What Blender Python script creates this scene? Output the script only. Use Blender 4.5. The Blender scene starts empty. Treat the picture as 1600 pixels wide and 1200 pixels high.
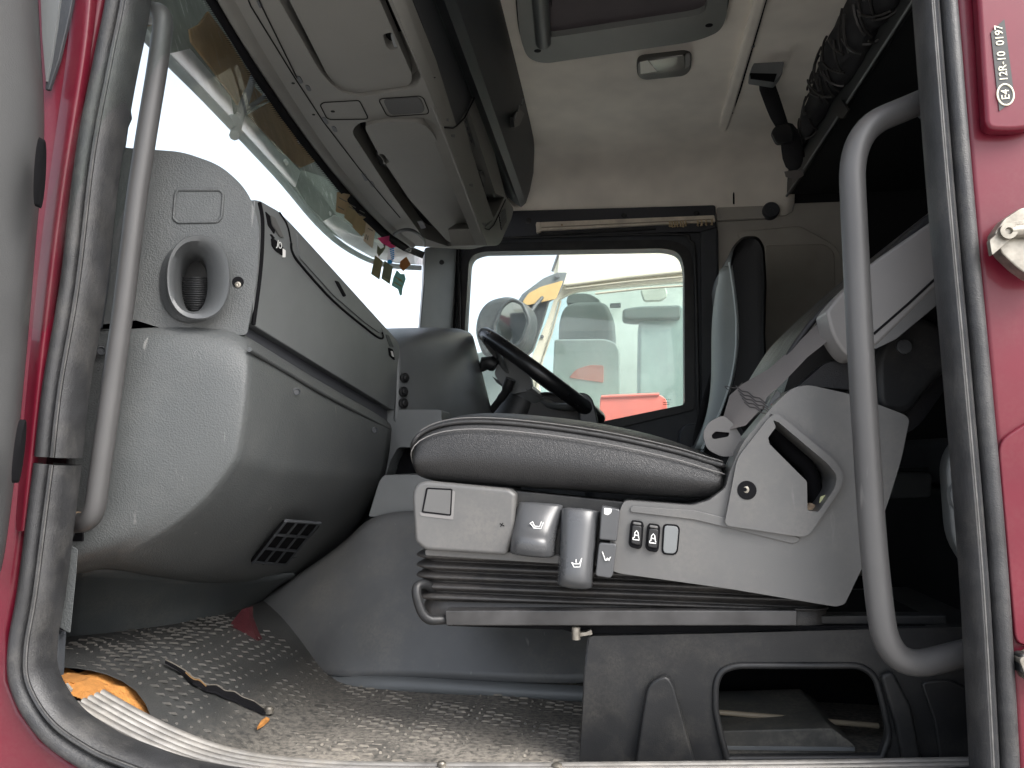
import bpy, bmesh, math, random
from mathutils import Vector, Matrix
from mathutils.geometry import tessellate_polygon
from mathutils.bvhtree import BVHTree
random.seed(7)
R = math.radians
SC = bpy.context.scene
COL = SC.collection

# ------------------------------------------------------------------ camera, sky, sun, exposure
H = 1.85                                   # eye height above the ground outside; cab floor is 0.42 below the eye
FOC = 1250.0
cam_d = bpy.data.cameras.new('camera')
cam = bpy.data.objects.new('camera', cam_d); COL.objects.link(cam)
cam.location = (0, 0, H); cam.rotation_euler = (R(95.5), 0, R(7.3))
cam_d.sensor_width = 36.0; cam_d.lens = FOC / 1600 * 36.0
cam_d.clip_start = 0.02; cam_d.clip_end = 2000
SC.camera = cam
w = bpy.data.worlds.new('World'); SC.world = w; w.use_nodes = True
nt = w.node_tree; nt.nodes.clear()
sky = nt.nodes.new('ShaderNodeTexSky'); sky.sky_type = 'NISHITA'; sky.sun_disc = False
SUN_EL, SUN_AZ = 48.0, 122.0               # azimuth clockwise from +Y
sky.sun_elevation = R(SUN_EL); sky.sun_rotation = R(SUN_AZ); sky.air_density = 1.0; sky.dust_density = 4.0; sky.ozone_density = 1.0
hsv = nt.nodes.new('ShaderNodeHueSaturation'); hsv.inputs['Saturation'].default_value = 0.45
bg = nt.nodes.new('ShaderNodeBackground'); bg.inputs['Strength'].default_value = 0.15
wo = nt.nodes.new('ShaderNodeOutputWorld')
nt.links.new(sky.outputs[0], hsv.inputs['Color']); nt.links.new(hsv.outputs[0], bg.inputs[0]); nt.links.new(bg.outputs[0], wo.inputs[0])
sl = bpy.data.lights.new('sun', 'SUN'); sl.energy = 1.5; sl.angle = R(40); sl.color = (1, 0.98, 0.955)
sun = bpy.data.objects.new('sun', sl); COL.objects.link(sun)
a, e = R(SUN_AZ), R(SUN_EL)
sd = Vector((math.sin(a) * math.cos(e), math.cos(a) * math.cos(e), math.sin(e)))
sun.rotation_euler = (-sd).to_track_quat('-Z', 'Y').to_euler(); sun.location = (0, -3, 8)
vs = SC.view_settings; vs.view_transform = 'Standard'; vs.look = 'None'; vs.gamma = 1.0; vs.use_curve_mapping = False
vs.exposure = 1.72
SC.render.engine = 'CYCLES'
SC.cycles.use_denoising = True
SC.cycles.max_bounces = 10; SC.cycles.diffuse_bounces = 5; SC.cycles.transparent_max_bounces = 16
SC.cycles.sample_clamp_indirect = 6.0

# ------------------------------------------------------------------ from the photograph's pixels to points at real depths
CW = cam.rotation_euler.to_matrix(); CO = Vector((0, 0, H))
def ray(px, py): return CW @ Vector(((px - 800) / FOC, -(py - 600) / FOC, -1.0))
def at(px, py, Y): d = ray(px, py); return CO + d * (Y / d.y)
def atX(px, py, X): d = ray(px, py); return CO + d * (X / d.x)
def atZ(px, py, z): d = ray(px, py); return CO + d * (z / d.z)
def V(x, y, z): return Vector((x, y, z + H))
def onY(Y): return lambda x, y: at(x, y, Y)
def onX(X): return lambda x, y: atX(x, y, X)
def onZ(z): return lambda x, y: atZ(x, y, z)
def on3(a, b, c, off=0.0):
    n = (b - a).cross(c - a).normalized()
    if n.dot(CO - a) < 0: n = -n
    p = a + n * off
    def f(x, y):
        d = ray(x, y); return CO + d * ((p - CO).dot(n) / d.dot(n))
    f.n = n
    return f

# ------------------------------------------------------------------ materials
MATS = {}
def mat(name, col, rough=0.5, metal=0.0, coat=0.0, grain=0.0, gscale=500.0, var=0.0, vscale=6.0, vcol=None, spec=0.5,
        dust=0.0, dcol=(0.32, 0.29, 0.24), dscale=9.0, sheen=0.0, wrinkle=0.0, rvar=0.0, scr=0.0, dx=None, dlo=0.45):
    if name in MATS: return MATS[name]
    m = bpy.data.materials.new(name); m.use_nodes = True; t = m.node_tree; N = t.nodes; L = t.links
    b = N['Principled BSDF']
    b.inputs['Roughness'].default_value = rough; b.inputs['Metallic'].default_value = metal
    b.inputs['Coat Weight'].default_value = coat; b.inputs['Coat Roughness'].default_value = 0.06
    b.inputs['Specular IOR Level'].default_value = spec; b.inputs['Sheen Weight'].default_value = sheen
    tc = N.new('ShaderNodeTexCoord'); src = tc.outputs['Object']
    def noise(scale, detail=4, rg=0.6):
        n = N.new('ShaderNodeTexNoise'); n.inputs['Scale'].default_value = scale; n.inputs['Detail'].default_value = detail
        n.inputs['Roughness'].default_value = rg; L.new(src, n.inputs['Vector']); return n
    def mix(fac, c1, c2):
        x = N.new('ShaderNodeMix'); x.data_type = 'RGBA'
        for s, v in ((x.inputs['Factor'], fac), (x.inputs['A'], c1), (x.inputs['B'], c2)):
            if hasattr(v, 'is_linked'): L.new(v, s)
            elif isinstance(v, tuple): s.default_value = (*v, 1)
            else: s.default_value = v
        return x.outputs['Result']
    def ramp(v, lo, hi, a=0.0, bb=1.0):
        r = N.new('ShaderNodeMapRange'); r.inputs['From Min'].default_value = lo; r.inputs['From Max'].default_value = hi
        r.inputs['To Min'].default_value = a; r.inputs['To Max'].default_value = bb; L.new(v, r.inputs['Value']); return r.outputs['Result']
    c = tuple(col)
    if var > 0:
        c2 = vcol or tuple(min(1, x * (1 + var)) for x in col); c1 = tuple(x * (1 - var) for x in col) if vcol is None else col
        c = mix(ramp(noise(vscale, 3).outputs[0], 0.32, 0.68), tuple(c1), tuple(c2))
    if dust > 0:
        n1 = noise(dscale, 5, 0.7); n2 = noise(dscale * 22, 1)
        mu = N.new('ShaderNodeMath'); mu.operation = 'MULTIPLY'; L.new(ramp(n1.outputs[0], dlo, dlo + .27), mu.inputs[0]); L.new(ramp(n2.outputs[0], 0.3, 0.6, 0.3, 1), mu.inputs[1])
        m2 = N.new('ShaderNodeMath'); m2.operation = 'MULTIPLY'; m2.inputs[1].default_value = dust; L.new(mu.outputs[0], m2.inputs[0])
        if dx:
            sx_ = N.new('ShaderNodeSeparateXYZ'); L.new(src, sx_.inputs[0]); m4 = N.new('ShaderNodeMath'); m4.operation = 'MULTIPLY'
            L.new(ramp(sx_.outputs[0], dx[0], dx[1], dx[2], 1.0), m4.inputs[0]); L.new(m2.outputs[0], m4.inputs[1]); m2 = m4
        c = mix(m2.outputs[0], c, dcol)
        r2 = N.new('ShaderNodeMath'); r2.operation = 'MULTIPLY_ADD'; r2.inputs[1].default_value = 0.5; r2.inputs[2].default_value = rough; r2.use_clamp = True
        L.new(m2.outputs[0], r2.inputs[0]); L.new(r2.outputs[0], b.inputs['Roughness'])
    if scr > 0:                                 # fine pale scuffs
        mp = N.new('ShaderNodeMapping'); mp.inputs['Scale'].default_value = (60, 60, 9); mp.inputs['Rotation'].default_value = (0.2, 0.5, 0.3); L.new(src, mp.inputs[0])
        n = N.new('ShaderNodeTexNoise'); n.inputs['Scale'].default_value = 1.2; n.inputs['Detail'].default_value = 3; L.new(mp.outputs[0], n.inputs['Vector'])
        c = mix(ramp(n.outputs[0], 0.70, 0.78, 0, scr), c, (0.42, 0.41, 0.39))
    if isinstance(c, tuple): b.inputs['Base Color'].default_value = (*c, 1)
    else: L.new(c, b.inputs['Base Color'])
    if rvar > 0 and dust == 0:
        L.new(ramp(noise(14, 5).outputs[0], 0.3, 0.7, max(0.02, rough - rvar), min(1, rough + rvar)), b.inputs['Roughness'])
    last = None
    if grain > 0:
        v = N.new('ShaderNodeTexVoronoi'); v.inputs['Scale'].default_value = gscale; v.feature = 'F1'
        nn = noise(gscale * 0.35, 2); ad = N.new('ShaderNodeVectorMath'); ad.operation = 'MULTIPLY_ADD'
        ad.inputs[1].default_value = (0.004,) * 3; L.new(nn.outputs['Color'], ad.inputs[0]); L.new(src, ad.inputs[2]); L.new(ad.outputs[0], v.inputs['Vector'])
        bu = N.new('ShaderNodeBump'); bu.inputs['Strength'].default_value = grain; bu.inputs['Distance'].default_value = 0.0012
        L.new(v.outputs['Distance'], bu.inputs['Height']); last = bu
    if wrinkle > 0:
        n = noise(26, 3); bu = N.new('ShaderNodeBump'); bu.inputs['Strength'].default_value = wrinkle; bu.inputs['Distance'].default_value = 0.02
        L.new(n.outputs[0], bu.inputs['Height'])
        if last: L.new(last.outputs[0], bu.inputs['Normal'])
        last = bu
    if last: L.new(last.outputs[0], b.inputs['Normal'])
    MATS[name] = m; return m

def thin_glass(name, tint=(0.95, 0.98, 0.97), gloss=0.06, dirt=0.0, dcol=(0.7, 0.72, 0.7)):
    m = bpy.data.materials.new(name); m.use_nodes = True; t = m.node_tree; N = t.nodes; L = t.links; N.clear()
    o = N.new('ShaderNodeOutputMaterial'); tr = N.new('ShaderNodeBsdfTransparent'); tr.inputs[0].default_value = (*tint, 1)
    gl = N.new('ShaderNodeBsdfGlossy'); gl.inputs['Roughness'].default_value = 0.02
    lw = N.new('ShaderNodeLayerWeight'); lw.inputs['Blend'].default_value = 0.5
    pw = N.new('ShaderNodeMath'); pw.operation = 'POWER'; pw.inputs[1].default_value = 5.0; L.new(lw.outputs['Facing'], pw.inputs[0])
    fr = N.new('ShaderNodeMath'); fr.operation = 'MULTIPLY_ADD'; fr.inputs[1].default_value = 0.8; fr.inputs[2].default_value = gloss * 0.5; fr.use_clamp = True; L.new(pw.outputs[0], fr.inputs[0])
    mx = N.new('ShaderNodeMixShader'); L.new(fr.outputs[0], mx.inputs[0]); L.new(tr.outputs[0], mx.inputs[1]); L.new(gl.outputs[0], mx.inputs[2])
    out = mx.outputs[0]
    if dirt > 0:
        tc = N.new('ShaderNodeTexCoord'); di = N.new('ShaderNodeBsdfTranslucent'); di.inputs[0].default_value = (*dcol, 1)
        df = N.new('ShaderNodeBsdfDiffuse'); df.inputs[0].default_value = (*dcol, 1); md = N.new('ShaderNodeMixShader'); md.inputs[0].default_value = 0.5
        L.new(di.outputs[0], md.inputs[1]); L.new(df.outputs[0], md.inputs[2])
        n = N.new('ShaderNodeTexNoise'); n.inputs['Scale'].default_value = 7; n.inputs['Detail'].default_value = 8; L.new(tc.outputs['Object'], n.inputs['Vector'])
        vo = N.new('ShaderNodeTexVoronoi'); vo.inputs['Scale'].default_value = 95; L.new(tc.outputs['Object'], vo.inputs['Vector'])
        r1 = N.new('ShaderNodeMapRange'); r1.inputs[1].default_value = 0.12; r1.inputs[2].default_value = 0.05; r1.inputs[3].default_value = 0.0; r1.inputs[4].default_value = 0.5; L.new(vo.outputs['Distance'], r1.inputs[0])
        r2 = N.new('ShaderNodeMapRange'); r2.inputs[1].default_value = 0.35; r2.inputs[2].default_value = 0.75; r2.inputs[3].default_value = 0.25; r2.inputs[4].default_value = 1.0; L.new(n.outputs[0], r2.inputs[0])
        ad = N.new('ShaderNodeMath'); ad.operation = 'MULTIPLY_ADD'; L.new(r1.outputs[0], ad.inputs[0]); ad.inputs[1].default_value = 0.6; L.new(r2.outputs[0], ad.inputs[2])
        mu = N.new('ShaderNodeMath'); mu.operation = 'MULTIPLY'; mu.inputs[1].default_value = dirt; mu.use_clamp = True; L.new(ad.outputs[0], mu.inputs[0])
        m3 = N.new('ShaderNodeMixShader'); L.new(mu.outputs[0], m3.inputs[0]); L.new(out, m3.inputs[1]); L.new(md.outputs[0], m3.inputs[2]); out = m3.outputs[0]
    L.new(out, o.inputs[0]); MATS[name] = m; return m

def film(name, col, trans=0.5, streak=0.0):
    m = bpy.data.materials.new(name); m.use_nodes = True; t = m.node_tree; N = t.nodes; L = t.links; N.clear()
    o = N.new('ShaderNodeOutputMaterial'); d = N.new('ShaderNodeBsdfDiffuse'); tl = N.new('ShaderNodeBsdfTranslucent'); mx = N.new('ShaderNodeMixShader')
    mx.inputs[0].default_value = trans
    tc = N.new('ShaderNodeTexCoord'); n = N.new('ShaderNodeTexNoise'); n.inputs['Scale'].default_value = 18; n.inputs['Detail'].default_value = 6; L.new(tc.outputs['Object'], n.inputs['Vector'])
    x = N.new('ShaderNodeMix'); x.data_type = 'RGBA'; L.new(n.outputs[0], x.inputs['Factor']); x.inputs['A'].default_value = (*[c * 0.72 for c in col], 1); x.inputs['B'].default_value = (*[min(1, c * 1.2) for c in col], 1)
    c = x.outputs['Result']
    if streak > 0:
        mp = N.new('ShaderNodeMapping'); mp.inputs['Scale'].default_value = (60, 60, 6); mp.inputs['Rotation'].default_value = (0.35, 0, 0); L.new(tc.outputs['Object'], mp.inputs[0])
        n2 = N.new('ShaderNodeTexNoise'); n2.inputs['Scale'].default_value = 1.0; n2.inputs['Detail'].default_value = 3; L.new(mp.outputs[0], n2.inputs['Vector'])
        r = N.new('ShaderNodeMapRange'); r.inputs[1].default_value = 0.62; r.inputs[2].default_value = 0.75; r.inputs[4].default_value = streak; L.new(n2.outputs[0], r.inputs[0])
        y = N.new('ShaderNodeMix'); y.data_type = 'RGBA'; L.new(r.outputs[0], y.inputs['Factor']); L.new(c, y.inputs['A']); y.inputs['B'].default_value = (0.8, 0.82, 0.8, 1); c = y.outputs['Result']
    L.new(c, d.inputs[0]); L.new(c, tl.inputs[0])
    L.new(d.outputs[0], mx.inputs[1]); L.new(tl.outputs[0], mx.inputs[2]); L.new(mx.outputs[0], o.inputs[0]); MATS[name] = m; return m

GREY = mat('dash_grey', (0.066, 0.071, 0.072), 0.52, grain=0.42, gscale=420, var=0.1, vscale=3, dust=0.10, scr=0.25, dcol=(.3, .29, .27))
GREYS = mat('dash_grey_smooth', (0.145, 0.153, 0.155), 0.42, grain=0.12, gscale=900, var=0.08)
DARKG = mat('dark_grey_plastic', (0.042, 0.046, 0.052), 0.5, spec=0.35, grain=0.2, gscale=700, var=0.15, dust=0.06)
BLACKP = mat('black_plastic', (0.015, 0.0155, 0.0165), 0.42, grain=0.12, gscale=800, var=0.2, dust=0.07, dscale=16, spec=0.35)
SEATP = mat('seat_grey_plastic', (0.094, 0.0935, 0.092), 0.42, grain=0.06, gscale=900, var=0.06, dust=0.12, scr=0.12, dcol=(.36, .32, .27))
SEATP2 = mat('armrest_plastic', (0.165, 0.159, 0.155), 0.45, grain=0.05, gscale=900, var=0.05)
LEVER = mat('lever_plastic', (0.06, 0.062, 0.065), 0.3, var=0.1, rvar=0.08)
LEATH = mat('black_leather', (0.012, 0.012, 0.0135), 0.38, spec=0.35, grain=0.4, gscale=800, var=0.15, wrinkle=0.03, rvar=0.07)
LEATH2 = mat('seat_leather', (0.016, 0.016, 0.0165), 0.36, grain=0.45, gscale=850, var=0.15, wrinkle=0.03, dust=0.06, dcol=(.2, .185, .17))
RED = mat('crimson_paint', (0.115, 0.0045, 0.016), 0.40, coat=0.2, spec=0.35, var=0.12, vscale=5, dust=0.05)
RUB = mat('door_rubber', (0.022, 0.0225, 0.024), 0.48, grain=0.3, gscale=600, var=0.3, vscale=20, dust=0.2, dscale=14, dcol=(.2, .19, .17))
RUB2 = mat('floor_rubber', (0.026, 0.0275, 0.028), 0.5, grain=0.3, gscale=300, var=0.3, dust=1.0, dscale=5.5, dcol=(0.235, 0.214, 0.182), dx=(-.62, -.42, .05), dlo=.20)
TUBE = mat('handle_coating', (0.062, 0.061, 0.061), 0.44, grain=0.06, gscale=900, var=0.1, scr=0.15)
ALU = mat('aluminium', (0.25, 0.24, 0.225), 0.48, metal=0.55, var=0.25, vscale=25, dust=0.6)
STEEL = mat('worn_steel', (0.27, 0.25, 0.215), 0.42, metal=0.8, var=0.3, vscale=60, dust=0.3)
RUST = mat('rusty_metal', (0.33, 0.24, 0.16), 0.7, metal=0.2, var=0.5, vscale=70)
HEADB = mat('console_beige', (0.125, 0.122, 0.11), 0.55, grain=0.10, gscale=900, var=0.06)
CEIL = mat('roof_lining', (0.80, 0.745, 0.655), 0.9, grain=0.2, gscale=700, var=0.14, vscale=3.5, sheen=0.2)
WALLT = mat('side_lining', (0.80, 0.73, 0.66), 0.85, grain=0.1, gscale=700, var=0.06)
PANELB = mat('locker_panel', (0.36, 0.34, 0.30), 0.6, grain=0.1, gscale=800, var=0.08)
WHITEP = mat('yellowed_plastic', (0.62, 0.55, 0.45), 0.45, var=0.15, vscale=25)
ICON = mat('icon_print', (0.8, 0.8, 0.78), 0.5)
BELT = mat('seat_belt_web', (0.128, 0.117, 0.111), 0.75, grain=0.4, gscale=900, var=0.08)
BLKFAB = mat('black_fabric', (0.012, 0.012, 0.014), 0.85, grain=0.4, gscale=500, var=0.3)
THREAD = mat('thread', (0.16, 0.155, 0.15), 0.7)
ORANGE = mat('orange_foam', (0.36, 0.155, 0.035), 0.85, grain=0.5, gscale=300, var=0.3, vscale=40)
VOID = mat('dark_gap', (0.006, 0.006, 0.007), 0.8, spec=0.1)
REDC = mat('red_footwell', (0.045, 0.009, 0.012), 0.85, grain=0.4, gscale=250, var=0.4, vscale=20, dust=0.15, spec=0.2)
BLIND = mat('hatch_blind', (0.095, 0.08, 0.085), 0.8, var=0.1)
CREAM = mat('cream_paint', (0.78, 0.74, 0.60), 0.35, coat=0.3, var=0.05)
GLASS = thin_glass('window_glass', dirt=0.10)
WSGL = thin_glass('windscreen_glass', tint=(0.93, 0.97, 0.95), dirt=0.05)
LENS = mat('lamp_lens', (0.13, 0.125, 0.11), 0.18, coat=0.5, grain=0.3, gscale=260)

# ------------------------------------------------------------------ mesh helpers
WLOC = {}
def tag(o, label=None, cat=None, group=None, kind=None):
    if label: o['label'] = label
    if cat: o['category'] = cat
    if group: o['group'] = group
    if kind: o['kind'] = kind
    return o
def thing(name, loc, label, cat, group=None):
    o = bpy.data.objects.new(name, None); COL.objects.link(o); o.location = loc; o.empty_display_size = 0.05
    WLOC[o.name] = Vector(loc); return tag(o, label, cat, group)
def link(name, me, m, parent=None):
    o = bpy.data.objects.new(name, me); COL.objects.link(o)
    if m is not None: me.materials.clear(); me.materials.append(m)
    if parent is not None:
        o.parent = parent; o.location = -WLOC.get(parent.name, Vector((0, 0, 0)))
    return o
def obj(name, vs_, fs, m, parent=None, bevel=0.0, seg=3, sub=0, solid=0.0, ang=32, flat=False, crease=None):
    me = bpy.data.meshes.new(name); me.from_pydata([tuple(v) for v in vs_], [], fs)
    bm = bmesh.new(); bm.from_mesh(me); bmesh.ops.remove_doubles(bm, verts=bm.verts, dist=1e-6)
    bmesh.ops.recalc_face_normals(bm, faces=bm.faces); bm.to_mesh(me); bm.free()
    if crease:
        at_ = me.attributes.new('crease_edge', 'FLOAT', 'EDGE')
        for ed_ in me.edges:
            kk = tuple(sorted(ed_.vertices))
            if kk in crease: at_.data[ed_.index].value = crease[kk]
    me.polygons.foreach_set('use_smooth', [not flat] * len(me.polygons))
    if not flat and bevel == 0 and sub == 0: me.set_sharp_from_angle(angle=R(ang))
    o = link(name, me, m, parent)
    if sub: s = o.modifiers.new('sub', 'SUBSURF'); s.levels = sub; s.render_levels = sub
    if solid: s = o.modifiers.new('solid', 'SOLIDIFY'); s.thickness = solid; s.offset = 0
    if bevel:
        b = o.modifiers.new('bevel', 'BEVEL'); b.width = bevel; b.segments = seg; b.limit_method = 'ANGLE'; b.angle_limit = R(38); b.harden_normals = True; b.use_clamp_overlap = True
    return o
def rp(pts, r=6, n=4):
    """round the corners of an outline; a point may carry its own radius"""
    out = []; k = len(pts)
    for i in range(k):
        p = Vector(pts[i][:2]); rr = pts[i][2] if len(pts[i]) > 2 else r
        a_ = Vector(pts[i - 1][:2]); b_ = Vector(pts[(i + 1) % k][:2])
        da, db = a_ - p, b_ - p; ra = min(rr, da.length * 0.48); rb = min(rr, db.length * 0.48)
        if rr <= 0.01 or da.length < 1e-6 or db.length < 1e-6: out.append(tuple(p)); continue
        A = p + da.normalized() * ra; B = p + db.normalized() * rb
        for j in range(n + 1):
            t = j / n; out.append(tuple(A * (1 - t) ** 2 + p * 2 * t * (1 - t) + B * t * t))
    return out
def ell(cx, cy, rx, ry, n=20, rot=0.0, p=2.0):
    o = []
    for i in range(n):
        t = 2 * math.pi * i / n; c, s = math.cos(t), math.sin(t)
        x = rx * math.copysign(abs(c) ** (2 / p), c); y = ry * math.copysign(abs(s) ** (2 / p), s)
        o.append((cx + x * math.cos(rot) - y * math.sin(rot), cy + x * math.sin(rot) + y * math.cos(rot)))
    return o
def plate(name, outline, f, ext, m, parent=None, holes=(), bevel=0.0, seg=3, ang=32):
    """outline in photo pixels laid on surface f, extruded by the world vector ext"""
    ext = Vector(ext); loops = [list(outline)] + [list(h) for h in holes]
    P = []; idx = []
    for lp in loops:
        idx.append(list(range(len(P), len(P) + len(lp)))); P += [f(*q[:2]) for q in lp]
    n = len(P); vs_ = P + [p + ext for p in P]; fs = []
    if holes:
        for t in tessellate_polygon([[Vector((q[0], q[1], 0)) for q in lp] for lp in loops]):
            fs.append(tuple(t)); fs.append(tuple(i + n for i in reversed(t)))
    else:
        fs.append(tuple(idx[0])); fs.append(tuple(i + n for i in reversed(idx[0])))
    for ix in idx:
        for i in range(len(ix)):
            a_, b_ = ix[i], ix[(i + 1) % len(ix)]; fs.append((a_, b_, b_ + n, a_ + n))
    return obj(name, vs_, fs, m, parent, bevel, seg, ang=ang)
def loft(name, rows, m, parent=None, sub=0, solid=0.0, cu=False, cv=False, cap=False, bevel=0, ang=40, ccol=None, crow=None):
    nr, nc = len(rows), len(rows[0]); vs_ = [p for r in rows for p in r]; fs = []
    for i in range(nr if cv else nr - 1):
        for j in range(nc if cu else nc - 1):
            fs.append((i * nc + j, i * nc + (j + 1) % nc, ((i + 1) % nr) * nc + (j + 1) % nc, ((i + 1) % nr) * nc + j))
    if cap and cu: fs.append(tuple(range(nc))); fs.append(tuple((nr - 1) * nc + j for j in reversed(range(nc))))
    cr = {}
    for c, val in (ccol or {}).items():
        for i in range(nr - 1): cr[(i * nc + c, (i + 1) * nc + c)] = val
    for rr_, (val, c0, c1) in (crow or {}).items():
        for j in range(c0, c1): cr[(rr_ * nc + j, rr_ * nc + j + 1)] = val
    return obj(name, vs_, fs, m, parent, bevel, 2, sub, solid, ang, crease=cr)
def smooth_path(pts, k=6):
    out = []; n = len(pts)
    for i in range(n - 1):
        p0 = pts[max(i - 1, 0)]; p1 = pts[i]; p2 = pts[i + 1]; p3 = pts[min(i + 2, n - 1)]
        for j in range(k):
            t = j / k; t2, t3 = t * t, t * t * t
            out.append(0.5 * ((2 * p1) + (p2 - p0) * t + (2 * p0 - 5 * p1 + 4 * p2 - p3) * t2 + (3 * p1 - p0 - 3 * p2 + p3) * t3))
    out.append(pts[-1]); return out
def fillet(pts, r, n=6):
    out = [pts[0]]
    for i in range(1, len(pts) - 1):
        p = pts[i]; da, db = pts[i - 1] - p, pts[i + 1] - p; ra = min(r, da.length * .48); rb = min(r, db.length * .48)
        A = p + da.normalized() * ra; B = p + db.normalized() * rb
        for j in range(n + 1): t = j / n; out.append(A * (1 - t) ** 2 + p * 2 * t * (1 - t) + B * t * t)
    out.append(pts[-1]); return out
def tube_geo(pts, r, n=12, closed=False, flatten=1.0, up=None):
    vs_, fs = [], []; k = len(pts); t0 = (pts[1] - pts[0]).normalized()
    u = up or (Vector((0, 0, 1)) if abs(t0.z) < 0.9 else Vector((1, 0, 0))); u = (u - t0 * u.dot(t0)).normalized()
    for i in range(k):
        a_ = pts[i - 1] if (i > 0 or closed) else pts[i]; b_ = pts[(i + 1) % k] if (i < k - 1 or closed) else pts[i]
        t = (b_ - a_).normalized(); u = (u - t * u.dot(t)).normalized(); v = t.cross(u); rr = r[i] if isinstance(r, (list, tuple)) else r
        for j in range(n):
            q = 2 * math.pi * j / n; vs_.append(pts[i] + u * math.cos(q) * rr + v * math.sin(q) * rr * flatten)
    for i in range(k if closed else k - 1):
        for j in range(n):
            i2 = (i + 1) % k; fs.append((i * n + j, i * n + (j + 1) % n, i2 * n + (j + 1) % n, i2 * n + j))
    if not closed: fs.append(tuple(reversed(range(n)))); fs.append(tuple((k - 1) * n + j for j in range(n)))
    return vs_, fs
def tube(name, pts, r, m, parent=None, n=12, closed=False, flatten=1.0, up=None):
    v, f = tube_geo(pts, r, n, closed, flatten, up); return obj(name, v, f, m, parent, ang=50)
def tubes(name, paths, r, m, parent=None, n=6, closed=False):
    vs_, fs = [], []
    for p in paths:
        v, f = tube_geo(p, r, n, closed); k = len(vs_); vs_ += v; fs += [tuple(i + k for i in q) for q in f]
    return obj(name, vs_, fs, m, parent, ang=50)
def sweep(name, pts, prof, out, nrm, m, parent=None, closed=False, ang=50):
    """profile (u outwards, v along nrm) swept along a path in a plane; out(i) gives the in-plane outward direction"""
    rows = []
    for i, p in enumerate(pts):
        o_ = out(i); rows.append([p + o_ * u + nrm * v for u, v in prof])
    return loft(name, rows, m, parent, ang=ang, cv=closed)
def box(name, c, s, m, parent=None, bevel=0.0, rz=0.0, seg=2):
    c = Vector(c); M = Matrix.Rotation(rz, 3, 'Z')
    vs_ = [c + M @ Vector((x * s[0] / 2, y * s[1] / 2, z * s[2] / 2)) for x in (-1, 1) for y in (-1, 1) for z in (-1, 1)]
    return obj(name, vs_, [(0, 1, 3, 2), (4, 6, 7, 5), (0, 4, 5, 1), (2, 3, 7, 6), (0, 2, 6, 4), (1, 5, 7, 3)], m, parent, bevel, seg)
def lathe(name, c, axis, prof, m, parent=None, n=20, ang=35):
    axis = Vector(axis).normalized(); u = axis.orthogonal().normalized(); v = axis.cross(u); rows = []
    for r, h in prof: rows.append([c + axis * h + (u * math.cos(2 * math.pi * j / n) + v * math.sin(2 * math.pi * j / n)) * max(r, 1e-5) for j in range(n)])
    return loft(name, rows, m, parent, cu=True, cap=True, ang=ang)
def screw(c, axis, r, parent, m=None, hole=True):
    axis = Vector(axis).normalized()
    s = lathe('screw', c, axis, [(r, -0.002), (r, 0.0006), (r * .8, 0.0012), (r * .55, 0.0012), (r * .45, -0.0006), (0, -0.0006)], m or BLACKP, parent, 14); return s
def text_geo(s, size, origin, u, v, nrm, align='CENTER'):
    cu = bpy.data.curves.new('t', 'FONT'); cu.body = s; cu.size = size; cu.align_x = align; cu.align_y = 'CENTER'; cu.extrude = 0.0002
    o = bpy.data.objects.new('t', cu); COL.objects.link(o); dg = bpy.context.evaluated_depsgraph_get()
    me = bpy.data.meshes.new_from_object(o.evaluated_get(dg)); vs_ = [origin + u * q.co.x + v * q.co.y + nrm * (q.co.z + 0.0003) for q in me.vertices]
    fs = [tuple(p.vertices) for p in me.polygons]; bpy.data.objects.remove(o); bpy.data.curves.remove(cu); bpy.data.meshes.remove(me); return vs_, fs

# ------------------------------------------------------------------ the setting: ground, cab shell
def quadsheet(name, pts, m, parent=None): return obj(name, pts, [tuple(range(len(pts)))], m, parent)
GND = mat('dusty_ground', (0.37, 0.355, 0.335), 0.95, var=0.2, vscale=0.7)
g = quadsheet('ground', [Vector((x, y, 0)) for x, y in ((-600, -600), (600, -600), (600, 600), (-600, 600))], GND); tag(g, kind='structure')

ZC = 1.15      # roof lining height above the eye
YF = 2.95      # inner face of the far side
# roof lining with a soft cove into the far wall
cs = [(0.6, ZC), (1.2, ZC), (1.8, ZC), (2.4, ZC - .002), (2.72, ZC - .012), (2.84, ZC - .04), (2.91, ZC - .10), (2.94, ZC - .17), (2.95, ZC - .26)]
rows = [[V(x, y, z) for y, z in cs] for x in (-.75, -.2, .2, .45, .60, .66)]
o = loft('ceiling', rows, CEIL, sub=1, solid=0.01); tag(o, kind='structure')
o = box('roof', V(.3, 1.95, ZC + .09), (2.3, 2.3, .05), RED); tag(o, kind='structure')
# far side wall lining (upper panel, rear panel)
fw = plate('wall_lining', [(690, 205), (1230, 195), (1230, 317), (1215, 317), (1120, 320), (700, 334)], onY(YF - .006), (0, .02, 0), WALLT, bevel=.003); tag(fw, kind='structure')
tube('seam', [at(1145.5, 203, 2.872), at(1145.5, 232, 2.905), at(1145.8, 262, 2.925), at(1146.5, 319, 2.937)], .0034, VOID, fw, n=6)
rw = plate('wall', [(1116, 322), (1332, 314), (1350, 900), (1100, 900)], onY(YF + .004), (0, .03, 0), PANELB, bevel=.004); tag(rw, kind='structure')
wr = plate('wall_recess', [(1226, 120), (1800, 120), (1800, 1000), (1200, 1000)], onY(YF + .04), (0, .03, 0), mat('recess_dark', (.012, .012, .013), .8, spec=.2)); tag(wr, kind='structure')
pl = plate('locker_panel', rp([(1160, 378), (1150, 362), (1250, 352), (1310, 385, 20), (1322, 420), (1345, 700), (1150, 700)], 10), onY(YF - .012), (0, .02, 0), PANELB, rw, bevel=.006)
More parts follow.
